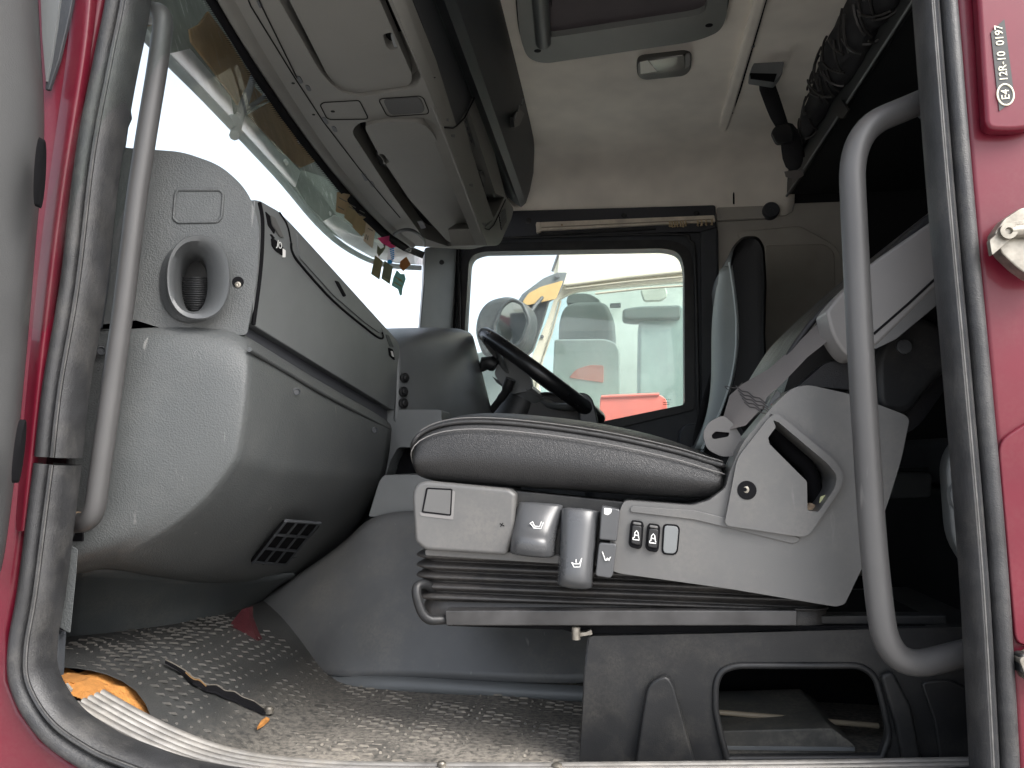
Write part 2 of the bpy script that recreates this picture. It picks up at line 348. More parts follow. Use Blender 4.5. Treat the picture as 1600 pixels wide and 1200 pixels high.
plate('locker_inset', rp([(1196, 383), (1292, 381, 12), (1304, 395), (1312, 640), (1190, 640)], 6), onY(YF - .020), (0, .02, 0), mat('locker_inset', (.30, .28, .245), .6, grain=.1, var=.1), pl, bevel=.004)
plate('trim_strip', rp([(1120, 324), (1197, 321), (1197, 341), (1120, 345)], 3), onY(YF - .014), (0, .03, 0), PANELB, rw, bevel=.003)
b = lathe('trim_knob', at(1205, 328, YF - .03), (0, -1, 0), [(.030, -.03), (.030, .0), (.026, .006), (.006, .006), (.005, .001), (0, .001)], DARKG, rw, 22)
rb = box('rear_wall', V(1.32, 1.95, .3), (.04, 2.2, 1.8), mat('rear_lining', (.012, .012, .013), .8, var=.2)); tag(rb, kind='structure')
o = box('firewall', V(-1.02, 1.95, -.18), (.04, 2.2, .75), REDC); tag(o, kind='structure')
o = box('side_wall', V(.3, 3.07, -.33), (2.4, .04, .5), DARKG); tag(o, kind='structure')
o = box('underfloor', V(.2, 1.97, -.52), (2.4, 2.1, .04), VOID); tag(o, kind='structure')
o = plate('cove_bead', [(1183, -30), (1203, -30), (1137, 196), (1121, 196)], onZ(ZC - .004), (0, 0, -.022), CEIL, None, bevel=.010); tag(o, 'tan moulded bead running across the roof lining beside the bunk', 'trim')
tube('gap', [atZ(1204, -30, ZC - .008), atZ(1139, 198, ZC - .008)], .005, VOID, o, n=6)
for q in ((1176, 72), (1143, 176)): lathe('rivet', atZ(*q, ZC - .02), (0, 0, -1), [(.006, 0), (.005, .003), (0, .0035)], SEATP, o, 10)

# ------------------------------------------------------------------ crimson cab body round the door opening
cab = thing('truck_cab', V(0, .97, -.42), 'crimson painted cab body framing the open passenger doorway', 'truck cab')
YD = .97
left_out = [(178, -160), (160, 0), (140, 100), (112, 250), (88, 450), (62, 600), (48, 720), (38, 800), (22, 925), (9, 1000), (9, 1060), (28, 1110), (62, 1156), (110, 1192), (170, 1222), (300, 1262), (520, 1280)]
right_out = [(1300, 1290), (1540, 1290), (1592, 1245), (1590, 1200), (1572, 900), (1546, 600), (1518, 300), (1493, 0), (1478, -160)]
hole = left_out + right_out + [(1420, -330), (260, -330)]
def bodyf(x, y): return at(x, y, YD)
plate('body_panel', [(-420, -900), (2200, -900), (2200, 1900), (-420, 1900)], bodyf, (0, .035, 0), RED, cab, holes=[hole], bevel=.008, seg=4)
# raised crease along the front pillar
cr = [(139, -60), (131, 60), (113, 170), (92, 300), (77, 420), (63, 540), (50, 660), (40, 760), (32, 830)]
rows = []
for i, (x, y) in enumerate(cr):
    k = 1 - i / (len(cr) - 1) * .6
    rows.append([at(x - 24 * k, y, YD - .001), at(x - 8 * k, y, YD - .008), at(x + 2, y, YD - .013), at(x + 9, y, YD - .008), at(x + 16, y, YD - .001)])
loft('pillar_crease', rows, RED, cab, sub=2)
# rear pillar: stepped pressings
pad = plate('pillar_pressing', rp([(1512, -80), (1700, -80), (1700, 120), (1640, 190, 60), (1592, 214, 30), (1530, 212, 14)], 10), onY(YD - .001), (0, -.018, 0), RED, cab, bevel=.017, seg=6)
plate('pillar_pressing', rp([(1556, 690, 20), (1610, 655), (1720, 600), (1720, 960), (1640, 1000), (1584, 1010, 20)], 26), onY(YD - .001), (0, -.005, 0), RED, cab, bevel=.0048, seg=6)
# approval plate with its writing
ys = YD - .0195
pf = onY(ys)
ap = plate('approval_plate', [(1548, 51), (1569, 30), (1585, 155), (1561, 174)], pf, (0, -.0006, 0), mat('plate_grey', (.018, .019, .019), .5), cab)
bt = at(1573, 166, ys - .0008); tp = at(1560, 40, ys - .0008); uu = (tp - bt).normalized(); vv = Vector((0, -1, 0)).cross(uu).normalized()
if vv.x > 0: vv = -vv
YEL = mat('plate_print', (.78, .74, .58), .6)
tv, tf = text_geo('12R-10  0197', .0125, bt + uu * .064, uu, vv, Vector((0, -1, 0)))
obj('plate_lettering', tv, tf, YEL, ap, flat=True)
cc = bt + uu * .014
tv, tf = text_geo('E4', .0125, cc, uu, vv, Vector((0, -1, 0))); obj('plate_lettering', tv, tf, YEL, ap, flat=True)
tube('plate_ring', [cc + (uu * math.cos(t) * .0125 + vv * math.sin(t) * .0088) for t in [2 * math.pi * i / 28 for i in range(28)]], .0010, YEL, ap, n=6, closed=True)
# striker bracket
st = plate('door_striker', rp([(1541, 372), (1556, 350), (1580, 334), (1640, 322), (1640, 440), (1598, 440), (1575, 424), (1552, 402)], 4), onY(YD - .012), (0, -.020, 0), STEEL, cab, bevel=.003)
plate('striker_plate', rp([(1541, 378), (1575, 350), (1640, 338), (1640, 372), (1580, 372), (1545, 402)], 3), onY(YD - .034), (0, -.008, 0), STEEL, st, bevel=.002)
tube('striker_pin', [at(1578, 362, YD - .04), at(1640, 356, YD - .04)], .0075, STEEL, st, 14)
lathe('striker_bolt', at(1574, 362, YD - .043), (0, -1, 0), [(.009, -.004), (.009, .004), (.004, .004), (.003, .001), (0, .001)], STEEL, st, 16)
ck = plate('check_strap', rp([(1578, 1022), (1640, 1000), (1640, 1062), (1592, 1058)], 5), onY(YD - .006), (0, -.02, 0), STEEL, cab, bevel=.003)
box('door_stop', at(1600, 1035, YD - .015), (.016, .02, .022), BLACKP, cab, bevel=.004)

# rubber door seals
def seal(name, px, label, wid=.046, rev=False):
    pts = [at(x + (0 if rev else 11), y, YD - .004) for x, y in px]
    pts = smooth_path(pts, 5)
    def outd(i):
        a_ = pts[max(i - 1, 0)]; b_ = pts[min(i + 1, len(pts) - 1)]; t = (b_ - a_).normalized(); n = Vector((-t.z, 0, t.x)); return n if not rev else -n
    W = wid
    prof = [(-.001, .012), (-.001, -.004), (W * .08, -.013), (W * .22, -.017), (W * .36, -.016), (W * .47, -.011), (W * .50, -.004), (W * .53, -.004), (W * .56, -.013), (W * .66, -.018), (W * .74, -.0165), (W * .82, -.0185), (W * .92, -.014), (W * .97, -.004), (W, .01), (W * .9, .03), (W * .4, .035), (-.001, .03)]
    o = sweep(name, pts, prof, outd, Vector((0, 1, 0)), RUB, cab)
    tube('seal_highlight', [p + outd(i) * W * .74 + Vector((0, -.0165, 0)) for i, p in enumerate(pts)], .0012, mat('highlight_grey', (.085, .083, .08), .6, var=.4, vscale=40), o, n=6)  # pale grey tube paints the highlight line along the seal's inner bulb
    tube('seal_groove', [p + outd(i) * W * .515 + Vector((0, -.006, 0)) for i, p in enumerate(pts)], .0022, VOID, o, n=6); return o
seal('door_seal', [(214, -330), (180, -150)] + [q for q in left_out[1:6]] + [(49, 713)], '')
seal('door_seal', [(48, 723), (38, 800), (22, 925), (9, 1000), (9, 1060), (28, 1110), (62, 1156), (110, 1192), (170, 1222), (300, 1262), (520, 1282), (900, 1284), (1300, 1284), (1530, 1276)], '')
plate('rear_inner_wall', [(1500, -700), (2600, -700), (2600, 1700), (1575, 1700), (1548, 700)], onY(1.09), (0, .03, 0), BLACKP, cab)
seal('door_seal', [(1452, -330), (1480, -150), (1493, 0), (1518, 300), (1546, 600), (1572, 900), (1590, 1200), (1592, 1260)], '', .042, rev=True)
# inner lip of front pillar trim, seen between seal and dash
plate('pillar_trim', rp([(196, 60), (204, 60), (186, 160), (188, 172), (182, 186), (178, 215), (172, 240), (166, 268), (160, 330), (150, 440), (140, 508), (118, 508), (130, 380)], 2), onY(1.03), (0, .03, 0), DARKG, cab, bevel=.003)
plate('sill_trim', rp([(98, 848), (122, 858), (119, 900), (110, 990), (88, 978)], 4), onY(1.005), (-.012, .012, 0), GREY, cab, bevel=.003)
plate('sill_bracket', rp([(76, 985), (92, 990), (88, 1060), (76, 1050)], 3), onY(1.012), (0, .015, 0), DARKG, cab, bevel=.002)

# ------------------------------------------------------------------ open passenger door, far left
door = thing('passenger_door', at(0, 930, .8), 'grey trimmed passenger door swung open at the far left edge', 'door')
ed = [(58, -60), (62, 20), (66, 100), (70, 150), (71, 210), (66, 290), (58, 360), (50, 470), (40, 580), (32, 660), (25, 740), (13, 832), (6, 882), (-8, 925)]
rows = []
for x, y in ed:
    x -= 5
    rows.append([at(x, y, .955), at(x - 3, y, .93), at(x - 14, y, .905), at(x - 40, y, .88), at(x - 90, y, .84), at(x - 180, y + 10, .78)])
loft('door_trim', rows, mat('door_trim_grey', (.06, .061, .062), .55, grain=.12, gscale=500, var=.1), door, sub=2, solid=.006)
plate('window_frame', rp([(62, -40), (98, -40), (88, 40), (80, 90), (72, 128), (66, 60)], 2), onY(.953), (0, .006, 0), GREYS, door, bevel=.002)
plate('window_seal', rp([(98, -40), (120, -40), (108, 25), (92, 92), (76, 140), (70, 140), (72, 120), (84, 70)], 2), onY(.957), (0, .006, 0), DARKG, door, bevel=.003)
plate('latch_slot', ell(58, 268, 5, 54, 16, 0.06), on3(at(64, 200, .9), at(60, 330, .9), at(76, 260, .95), .004), (0, .01, 0), VOID, door)
plate('latch_slot', ell(25, 705, 4, 50, 16, 0.12), on3(at(34, 650, .9), at(26, 760, .9), at(42, 690, .95), .004), (0, .01, 0), VOID, door)

# ------------------------------------------------------------------ grab handles
gh = thing('grab_handle', at(150, 800, 1.02), 'slim slanted grey grab handle on the front door pillar', 'grab handle', 'grab handles of the doorway')
pts = fillet([at(196, 34, 1.05), at(258, 14, 1.015), at(247, 100, 1.015), at(232, 190, 1.015), at(214, 305, 1.015), at(193, 480, 1.015), at(158, 725, 1.015), at(146, 815, 1.015), at(108, 818, 1.045)], .030, 7)
tube('handle_tube', pts, .0137, TUBE, gh, 18)
tube('handle_stub', [at(190, 32, 1.06), at(228, 27, 1.03)], .0125, RUST, gh, 14)
tube('handle_stub', [at(88, 818, 1.06), at(122, 815, 1.035)], .0140, RUST, gh, 14)
plate('mount_gap', [(98, 785), (132, 785), (128, 846), (92, 846)], onY(1.052), (0, .004, 0), VOID, gh)
gr = thing('grab_handle', at(1440, 1020, 1.03), 'thick bowed grey grab handle on the rear door pillar', 'grab handle', 'grab handles of the doorway')
pts = fillet([at(1500, 128, 1.06), at(1445, 158, 1.05), at(1328, 205, 1.03), at(1345, 560, 1.03), at(1366, 880, 1.03), at(1388, 1050, 1.03), at(1530, 1015, 1.05)], .07, 10)
tube('handle_tube', pts, .0158, TUBE, gr, 20)
lathe('mount_foot', at(1456, 165, 1.055), (0, -1, 0), [(.012, -.02), (.012, .004), (.009, .008), (0, .008)], DARKG, gr, 14)

# ------------------------------------------------------------------ floor, mat, sill
fl = thing('floor_mat', V(-.2, 1.3, -.42), 'worn black rubber floor mat covered with pale dust', 'floor mat')
def fz(X):                                     # flat floor, rising to the toe board in front
    t = max(0, min(1, (-.50 - X) / .30)); return -.42 + .115 * t * t * (3 - 2 * t)
xs = [-.95 + i * .05 for i in range(48)]; ysx = [1.03 + i * .06 for i in range(14)]
def my(x, y): t = max(0, min(1, (-.60 - x) / .08)); return y + max(0, (1.135 - y)) * t
rows = [[V(x, my(x, y), fz(x) + .004 * math.sin(x * 23 + y * 17) * math.sin(y * 31)) for y in ysx] for x in xs]
loft('mat_sheet', rows, RUB2, fl, sub=1)
# raised bars and studs of the mat
bv, bf = [], []
def addbox(c, sx, sy, sz):
    k = len(bv)
    for dx in (-1, 1):
        for dy in (-1, 1):
            for dz in (-1, 1): bv.append(c + Vector((dx * sx / 2 * (1 if dz < 0 else .7), dy * sy / 2 * (1 if dz < 0 else .5), dz * sz / 2)))
    for f in ((0, 1, 3, 2), (4, 6, 7, 5), (0, 4, 5, 1), (2, 3, 7, 6), (0, 2, 6, 4), (1, 5, 7, 3)): bf.append(tuple(i + k for i in f))
py_ = 1.06; r_ = 0
while py_ < 1.56:
    x = -.9 + (r_ % 2) * .016
    while x < .25:
        if random.random() > .06 and py_ > my(x, 1.03) + .012:
            z = fz(x) + .004 * math.sin(x * 23 + py_ * 17) * math.sin(py_ * 31)
            if int((x + .8) / .032) % 3 == 2: addbox(V(x, py_, z), .004, .0045, .003)
            else: addbox(V(x + random.uniform(-.001, .001), py_, z), .018, .0017, .0030)
        x += .032
    py_ += .0115; r_ += 1
DUSTB = mat('mat_relief', (.06, .059, .056), .6, var=.4, dust=.9, dscale=6, dcol=(.29, .262, .218), dx=(-.62, -.42, .15), dlo=.22)
o = obj('tread_relief', bv, bf, DUSTB, fl, flat=True); o['kind'] = 'stuff'
# split in the mat with its curled edges
def mz(x, y, up=.006):
    p = atZ(x, y, -.40)
    z = -.40
    for _ in range(40):
        p = atZ(x, y, z); z = z * .75 + .25 * (fz(p.x) + up + .004)
    return p
crk = [(258, 1032, 1), (276, 1041, 3), (290, 1051, 5), (302, 1062, 8), (312, 1065, 10), (322, 1073, 7), (338, 1075, 11), (352, 1083, 9), (366, 1086, 13), (380, 1094, 11), (398, 1101, 12), (410, 1109, 8), (424, 1112, 3)]
up_, dn_ = [], []
for x, y, h in crk: up_.append((x, y - h * .35)); dn_.append((x, y + h * .5))
plate('split', up_ + dn_[::-1], lambda x, y: mz(x, y, .0055), (0, 0, -.004), VOID, fl)
tube('curled_edge', smooth_path([mz(x + random.uniform(-1, 1), y - 1, .006) for x, y in up_], 4), .0011, mat('curled_rubber', (.10, .09, .075), .6), fl, 6)
tube('torn_foam', smooth_path([mz(x, y + 1.5, .007) for x, y in up_[2:6]], 4), .0011, mat('foam_dark', (.16, .09, .035), .9), fl, 6)
lathe('floor_stud', mz(420, 1110, .007), (0, 0, 1), [(.008, -.004), (.008, .003), (.005, .006), (0, .006)], STEEL, fl, 12)
plate('torn_foam', [(402, 1136), (408, 1126), (416, 1120), (421, 1122), (412, 1130)], lambda x, y: mz(x, y, .006), (0, 0, -.004), ORANGE, fl)
# ribbed aluminium sill plate
sp = thing('sill_plate', at(400, 1200, 1.0), 'ribbed aluminium tread plate along the doorway sill', 'sill plate')
base = smooth_path([at(92, 1100, 1.0), at(118, 1117, 1.0), at(200, 1162, 1.0), at(280, 1196, 1.0), at(360, 1216, 1.0), at(470, 1228, 1.0), at(620, 1233, 1.0), at(900, 1234, 1.0), at(1250, 1232, 1.0), at(1560, 1228, 1.0)], 6)
prof = []
for k in range(6):
    y0 = k * .0135; prof += [(y0, 0), (y0 + .002, .0045), (y0 + .007, .0055), (y0 + .011, .004), (y0 + .0125, 0)]
prof += [(.083, -.006), (.083, -.03), (0, -.03)]
rows = [[p + Vector((0, u, v)) for u, v in prof] for p in base[4:]]
loft('ribbed_strip', rows, ALU, sp, ang=60)
lathe('rivet', at(425, 1192, 1.062), (0, 0, 1), [(.007, -.004), (.007, .001), (.004, .003), (0, .003)], RUST, sp, 12)
lathe('rivet', at(870, 1196, 1.062), (0, 0, 1), [(.007, -.004), (.007, .001), (.004, .003), (0, .003)], STEEL, sp, 12)
lathe('rivet', at(690, 1193, 1.062), (0, 0, 1), [(.006, -.004), (.006, .001), (.004, .003), (0, .003)], STEEL, sp, 12)
# torn orange insulation foam at the corner of the sill
fo = thing('insulation_foam', at(130, 1105, 1.08), 'torn orange insulation foam at the front corner of the sill', 'foam')
random.seed(3)
for (cx, cy, sx, sy, Y) in ((99, 1071, 17, 9, 1.090), (101, 1087, 22, 11, 1.094), (124, 1096, 20, 10, 1.092)):
    pl_ = [(cx + sx * math.cos(t) * random.uniform(.68, 1.2), cy + sy * math.sin(t) * random.uniform(.6, 1.2)) for t in [2 * math.pi * i / 15 for i in range(15)]]
    plate('foam_lump', pl_, (lambda Y: lambda x, y: at(x, y, Y + random.uniform(-.004, .004)))(Y), (0, .035, -.012), ORANGE, fo, bevel=.0025)
rows = [[V(-.90 + i * .022, 1.070 + j * .013, fz(-.90 + i * .022) - .010 + random.uniform(-.008, .003)) for j in range(8)] for i in range(16)]
loft('foam_bed', rows, ORANGE, fo, ang=20)
plate('foam_flap', [(92, 1085), (103, 1068), (111, 1078), (106, 1092), (94, 1090)], onY(1.080), (0, .004, 0), mat('flap_grey', (.22, .215, .2), .8), fo)
plate('foam_gap', [(97, 1092), (112, 1086), (121, 1100), (118, 1112), (104, 1106)], onY(1.079), (0, .006, 0), VOID, fo)

# ------------------------------------------------------------------ engine tunnel cover beside the seat
tn = thing('engine_tunnel', V(-.1, 1.6, -.42), 'smooth dark grey engine tunnel cover beside the seat', 'engine cover')
def tgrid(cols): return [[at(x, y, Y) for x, y, Y in c] for c in cols]
cols = [
    [(384, 962, 1.76), (386, 966, 1.75), (394, 988, 1.73), (410, 1012, 1.70), (428, 1030, 1.68)],
    [(402, 940, 1.74), (408, 962, 1.71), (420, 990, 1.68), (440, 1018, 1.65), (462, 1040, 1.62)],
    [(470, 896, 1.72), (470, 930, 1.67), (476, 975, 1.62), (488, 1020, 1.58), (502, 1054, 1.545)],
    [(545, 845, 1.70), (535, 890, 1.64), (530, 950, 1.59), (527, 1010, 1.54), (524, 1056, 1.51)],
    [(575, 806, 1.69), (572, 860, 1.63), (570, 930, 1.57), (568, 1005, 1.53), (566, 1057, 1.505)],
    [(640, 797, 1.68), (640, 850, 1.62), (640, 930, 1.57), (640, 1005, 1.52), (640, 1059, 1.50)],
    [(760, 797, 1.67), (760, 850, 1.62), (760, 930, 1.57), (760, 1005, 1.52), (760, 1065, 1.49)],
    [(1010, 797, 1.67), (1010, 850, 1.62), (1010, 930, 1.57), (1010, 1005, 1.52), (1010, 1074, 1.48)]]
loft('tunnel_side', tgrid(cols), mat('tunnel_grey', (.115, .118, .12), .42, grain=.1, gscale=800, var=.12, dust=.22, scr=.3), tn, sub=2, solid=.004)
lip = smooth_path([at(430, 1030, 1.675), at(462, 1042, 1.60), at(510, 1062, 1.53), at(566, 1064, 1.495), at(640, 1066, 1.485), at(760, 1073, 1.475), at(930, 1081, 1.46)], 5)
loft('tunnel_lip', [[p + Vector((0, .006, .008)), p + Vector((0, -.004, .006)), p + Vector((0, -.010, -.004)), p + Vector((0, -.010, -.016)), p + Vector((0, .0, -.018))] for p in lip], GREYS, tn, sub=1)
# tunnel top between dash and seat
plate('tunnel_top', rp([(592, 752), (600, 742), (680, 742), (680, 806), (575, 808)], 5), onY(1.70), (0, .25, 0), GREYS, tn, bevel=.008)
plate('cubby_back', [(600, 690), (690, 690), (690, 760), (590, 760)], onY(1.98), (0, .02, 0), VOID, tn)
plate('console_box', rp([(600, 640), (690, 640), (690, 699), (622, 699), (610, 720), (604, 742), (600, 742)], 4), onY(1.90), (0, .1, 0), GREYS, tn, bevel=.006)
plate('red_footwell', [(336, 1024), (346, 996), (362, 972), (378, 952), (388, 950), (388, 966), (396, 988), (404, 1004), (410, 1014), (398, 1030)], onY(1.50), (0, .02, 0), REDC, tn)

# ------------------------------------------------------------------ dashboard
ds = thing('dashboard', V(-.6, 1.5, -.05), 'broad grey moulded dashboard running across under the windscreen', 'dashboard')
# end pod with the air vent
PA, PB, PC = at(140, 300, 1.05), at(140, 520, 1.055), at(400, 400, 1.125)
pod = on3(PA, PB, PC)
po = plate('end_pod', rp([(120, 512, 2), (150, 222, 10), (200, 231, 10), (285, 237, 20), (345, 258, 24), (388, 298, 26), (406, 352, 24), (402, 430, 30), (386, 524, 8), (300, 519, 10), (205, 518, 10)], 10, 6), pod, (-.07, .12, 0), GREY, ds, bevel=.012, seg=4, holes=[ell(302, 440, 25, 49, 28, 0, 2.3)])
# pressed rectangle
rec = rp([(274, 303), (278, 297), (343, 297), (349, 303), (346, 340), (340, 347), (278, 348), (271, 342)], 3)
tube('pressed_outline', [pod(*q) + pod.n * .0004 for q in rec], .0022, GREY, po, n=8, closed=True)
# oval vent: base flange, ring and corrugated duct
def ring_loft(name, specs, m, parent, n=40, rot=0.0, p=2.6):
    rows = []
    for cx, cy, rx, ry, off in specs: rows.append([pod(*q) + pod.n * off for q in ell(cx, cy, rx, ry, n, rot, p)])
    return loft(name, rows, m, parent, cu=True, ang=50)
vt = ring_loft('air_vent', [(298, 443, 48, 62, .000), (298, 443, 48, 62, .004), (298, 443, 46, 60, .008), (304, 442, 43, 58, .012), (311, 441, 47, 62, .020), (316, 440, 49, 65, .028), (316, 440, 47, 63, .031), (313, 440, 40, 56, .029), (306, 440, 29, 50, .014), (302, 440, 23, 47, -.002), (301, 440, 22, 46, -.006), (298, 440, 22, 45, -.07)], mat('vent_grey', (.07, .074, .076), .42, grain=.1, var=.1), ds, p=2.3)
for i in range(16):
    y = 428 + i * 3.6; wd = 21 * math.sqrt(max(.05, 1 - ((y - 441) / 46) ** 2))
    tube('duct_rib', [pod(300 - wd, y, ) - pod.n * .028, pod(300 - wd * .3, y + 2) - pod.n * .018, pod(300 + wd * .4, y + 2) - pod.n * .018, pod(300 + wd, y) - pod.n * .028], .0014, BLACKP, vt, n=6)
plate('duct_back', ell(297, 441, 30, 54, 24), lambda x, y: pod(x, y) - pod.n * .05, (-.01, .02, 0), BLACKP, vt)
lathe('screw_recess', pod(372, 441) + pod.n * .0005, pod.n, [(.0085, 0), (.0085, .0006), (.006, .0008), (.004, .0006), (0, .0006)], VOID, po, 16)
lathe('screw', pod(372, 445) + pod.n * .001, pod.n, [(.0045, 0), (.0045, .001), (.002, .0015), (0, .0005)], STEEL, po, 12)
# rear-facing upper panel
Bp = on3(at(408, 325, 1.185), at(388, 520, 1.185), at(620, 600, 1.90))
pb = plate('upper_panel', rp([(398, 312, 2), (408, 314, 4), (436, 330, 6), (458, 352, 8), (540, 442, 20), (606, 515, 10), (624, 535, 8), (625, 600, 6), (617, 640), (612, 640, 4), (500, 572, 10), (396, 508, 4)], 6), Bp, (-.20, .02, .0), GREYS, ds, bevel=.010, seg=4)
plate('recess_strip', rp([(386, 505), (500, 570), (614, 636), (613, 668), (520, 625), (386, 545)], 3), lambda x, y: Bp(x, y) - Bp.n * .014, (-.1, .02, 0), mat('strip_dark', (.05, .052, .06), .45, var=.1), ds, bevel=.002)
nB = Bp.n
def bpath(pts, off=.001): return [Bp(*q) + nB * off for q in pts]
tube('lid_groove', smooth_path(bpath([(454, 380), (456, 394), (470, 415), (520, 470), (570, 512), (592, 528), (598, 526), (594, 512)]), 5), .0024, VOID, pb, n=6)
tube('panel_groove', smooth_path(bpath([(404, 316), (409, 350), (406, 420), (395, 507)]), 6), .0036, VOID, pb, n=6)
tube('panel_groove', smooth_path(bpath([(436, 332), (448, 352), (454, 380)]), 5), .0016, VOID, pb, n=6)
lid = plate('storage_lid', rp([(462, 362), (540, 446), (600, 512), (594, 522), (570, 505), (520, 462), (466, 402)], 5), lambda x, y: Bp(x, y) + nB * .003, (-.01, 0, 0), GREYS, ds, bevel=.003)
plate('finger_slot', rp([(520, 438), (526, 440), (538, 462), (534, 464)], 2), lambda x, y: Bp(x, y) + nB * .0045, (-.003, 0, 0), VOID, lid)
# slide control and its printed marks
sw = plate('vent_switch', rp([(423, 372), (428, 374), (443, 389), (443, 401), (430, 392), (424, 384)], 2), lambda x, y: Bp(x, y) + nB * .002, (-.01, 0, 0), VOID, ds)
plate('switch_knob', rp([(440, 388), (444, 391), (444, 402), (440, 402)], 1), lambda x, y: Bp(x, y) + nB * .0028, (-.002, 0, 0), ICON, sw)
uB = (Bp(440, 386) - Bp(428, 376)).normalized(); vB = nB.cross(uB); vB = vB if vB.z > 0 else -vB
tv, tf = text_geo('JO', .016, Bp(434, 383) + nB * .003, uB, vB, nB); obj('switch_lettering', tv, tf, ICON, sw, flat=True)
plate('vent_slot', rp([(414, 330), (422, 338), (430, 354), (428, 366), (418, 352)], 2), lambda x, y: Bp(x, y) + nB * .001, (-.006, 0, 0), VOID, ds)
plate('vent_flap', rp([(421, 336), (428, 340), (442, 372), (436, 370), (424, 352)], 2), lambda x, y: Bp(x, y) + nB * .0025, (-.006, 0, 0), SEATP, ds, bevel=.001)
plate('vent_slot', rp([(421, 366), (424, 366), (429, 372), (426, 374)], 1), lambda x, y: Bp(x, y) + nB * .001, (-.004, 0, 0), VOID, ds)
s2 = plate('vent_slot', rp([(602, 522), (607, 524), (615, 543), (608, 541)], 2), lambda x, y: Bp(x, y) + nB * .001, (-.004, 0, 0), DARKG, ds)
s3 = plate('dash_switch', rp([(606, 543), (613, 546), (616, 563), (608, 556)], 2), lambda x, y: Bp(x, y) + nB * .002, (-.004, 0, 0), VOID, ds)
plate('switch_knob', rp([(609, 548), (612, 549), (614, 558), (611, 556)], 1), lambda x, y: Bp(x, y) + nB * .003, (-.002, 0, 0), ICON, s3)
# lower glovebox body
G = [
    [(118, 503, 1.08), (260, 508, 1.10), (360, 512, 1.12), (386, 528, 1.14), (438, 560, 1.27), (520, 610, 1.49), (611, 660, 1.86)],
    [(117, 511, 1.05), (259, 520, 1.065), (358, 529, 1.085), (388, 545, 1.098), (439, 575, 1.225), (520, 622, 1.445), (611, 670, 1.83)],
    [(112, 620, 1.045), (250, 620, 1.06), (356, 620, 1.08), (385, 625, 1.09), (435, 648, 1.205), (510, 682, 1.405), (608, 705, 1.795)],
    [(105, 720, 1.045), (240, 715, 1.06), (340, 712, 1.08), (368, 716, 1.09), (425, 732, 1.215), (505, 742, 1.43), (600, 745, 1.81)],
    [(100, 800, 1.05), (212, 783, 1.065), (296, 777, 1.08), (324, 781, 1.09), (400, 798, 1.25), (490, 798, 1.49), (583, 790, 1.855)],
    [(98, 852, 1.05), (165, 838, 1.065), (230, 827, 1.08), (256, 832, 1.09), (352, 858, 1.28), (450, 852, 1.53), (553, 840, 1.85)],
    [(97, 886, 1.055), (128, 880, 1.07), (156, 872, 1.085), (176, 874, 1.095), (302, 904, 1.30), (424, 902, 1.58), (498, 880, 1.84)],
    [(104, 896, 1.12), (134, 892, 1.15), (160, 886, 1.17), (182, 888, 1.19), (310, 912, 1.42), (428, 910, 1.66), (492, 890, 1.88)]]
lo = loft('glovebox_body', [[at(*q) for q in r] for r in G], GREY, ds, sub=3, solid=.004, ccol={3: .85}, crow={3: (.55, 3, 6)})
tube('bright_edge', smooth_path([at(390, 546, 1.098), at(440, 576, 1.224), at(520, 623, 1.443), at(608, 670, 1.82)], 6), .0036, GREY, lo, n=8)
for q, Y in (((463, 612), 1.275), ((585, 672), 1.68), ((158, 548), 1.05)):
    lathe('screw_recess', at(*q, Y - .004), (.6, -.8, 0), [(.0065, 0), (.0065, .003), (.005, .0035), (.0045, .001), (0, .001)], DARKG, lo, 12)
# floor vent grille
GV = on3(at(440, 815, 1.36), at(395, 880, 1.46), at(500, 820, 1.53), .010)
fr = plate('vent_grille', rp([(446, 813), (498, 815), (500, 822), (446, 882), (394, 880), (396, 874)], 4), GV, (-.01, .012, 0), VOID, ds)
for k in range(4):
    t = k / 3.0; a0 = (446 - 50 * t, 813 + 64 * t); a1 = (500 - 54 * t, 817 + 65 * t)
    tube('slat', [GV(*a0) + GV.n * .001, GV(*a1) + GV.n * .001], .0030, DARKG, fr, n=6)
for k in range(4):
    t = k / 3.0; a0 = (447 + 52 * t, 813 + 3 * t); a1 = (394 + 52 * t, 880 + 2 * t)
    tube('bar', [GV(*a0) + GV.n * .001, GV(*a1) + GV.n * .001], .0026, DARKG, fr, n=6)
box('dash_core', V(-.80, 2.25, -.02), (.28, 1.30, .36), DARKG, ds)
# kick panel below
K = [[(104, 884, 1.20), (200, 890, 1.28), (310, 904, 1.42), (420, 902, 1.58), (480, 890, 1.72)],
     [(106, 940, 1.30), (200, 945, 1.36), (310, 945, 1.48), (378, 938, 1.62), (420, 925, 1.75)],
     [(96, 1006, 1.33), (190, 1008, 1.38), (290, 1003, 1.48), (344, 995, 1.60), (372, 980, 1.74)],
     [(90, 1015, 1.36), (190, 1014, 1.41), (290, 1009, 1.51), (340, 1002, 1.63), (368, 985, 1.77)]]
loft('kick_panel', [[at(*q) for q in r] for r in K], mat('kick_grey', (.052, .059, .062), .5, grain=.2, gscale=500, var=.12, dust=.1), ds, sub=2, solid=.004)
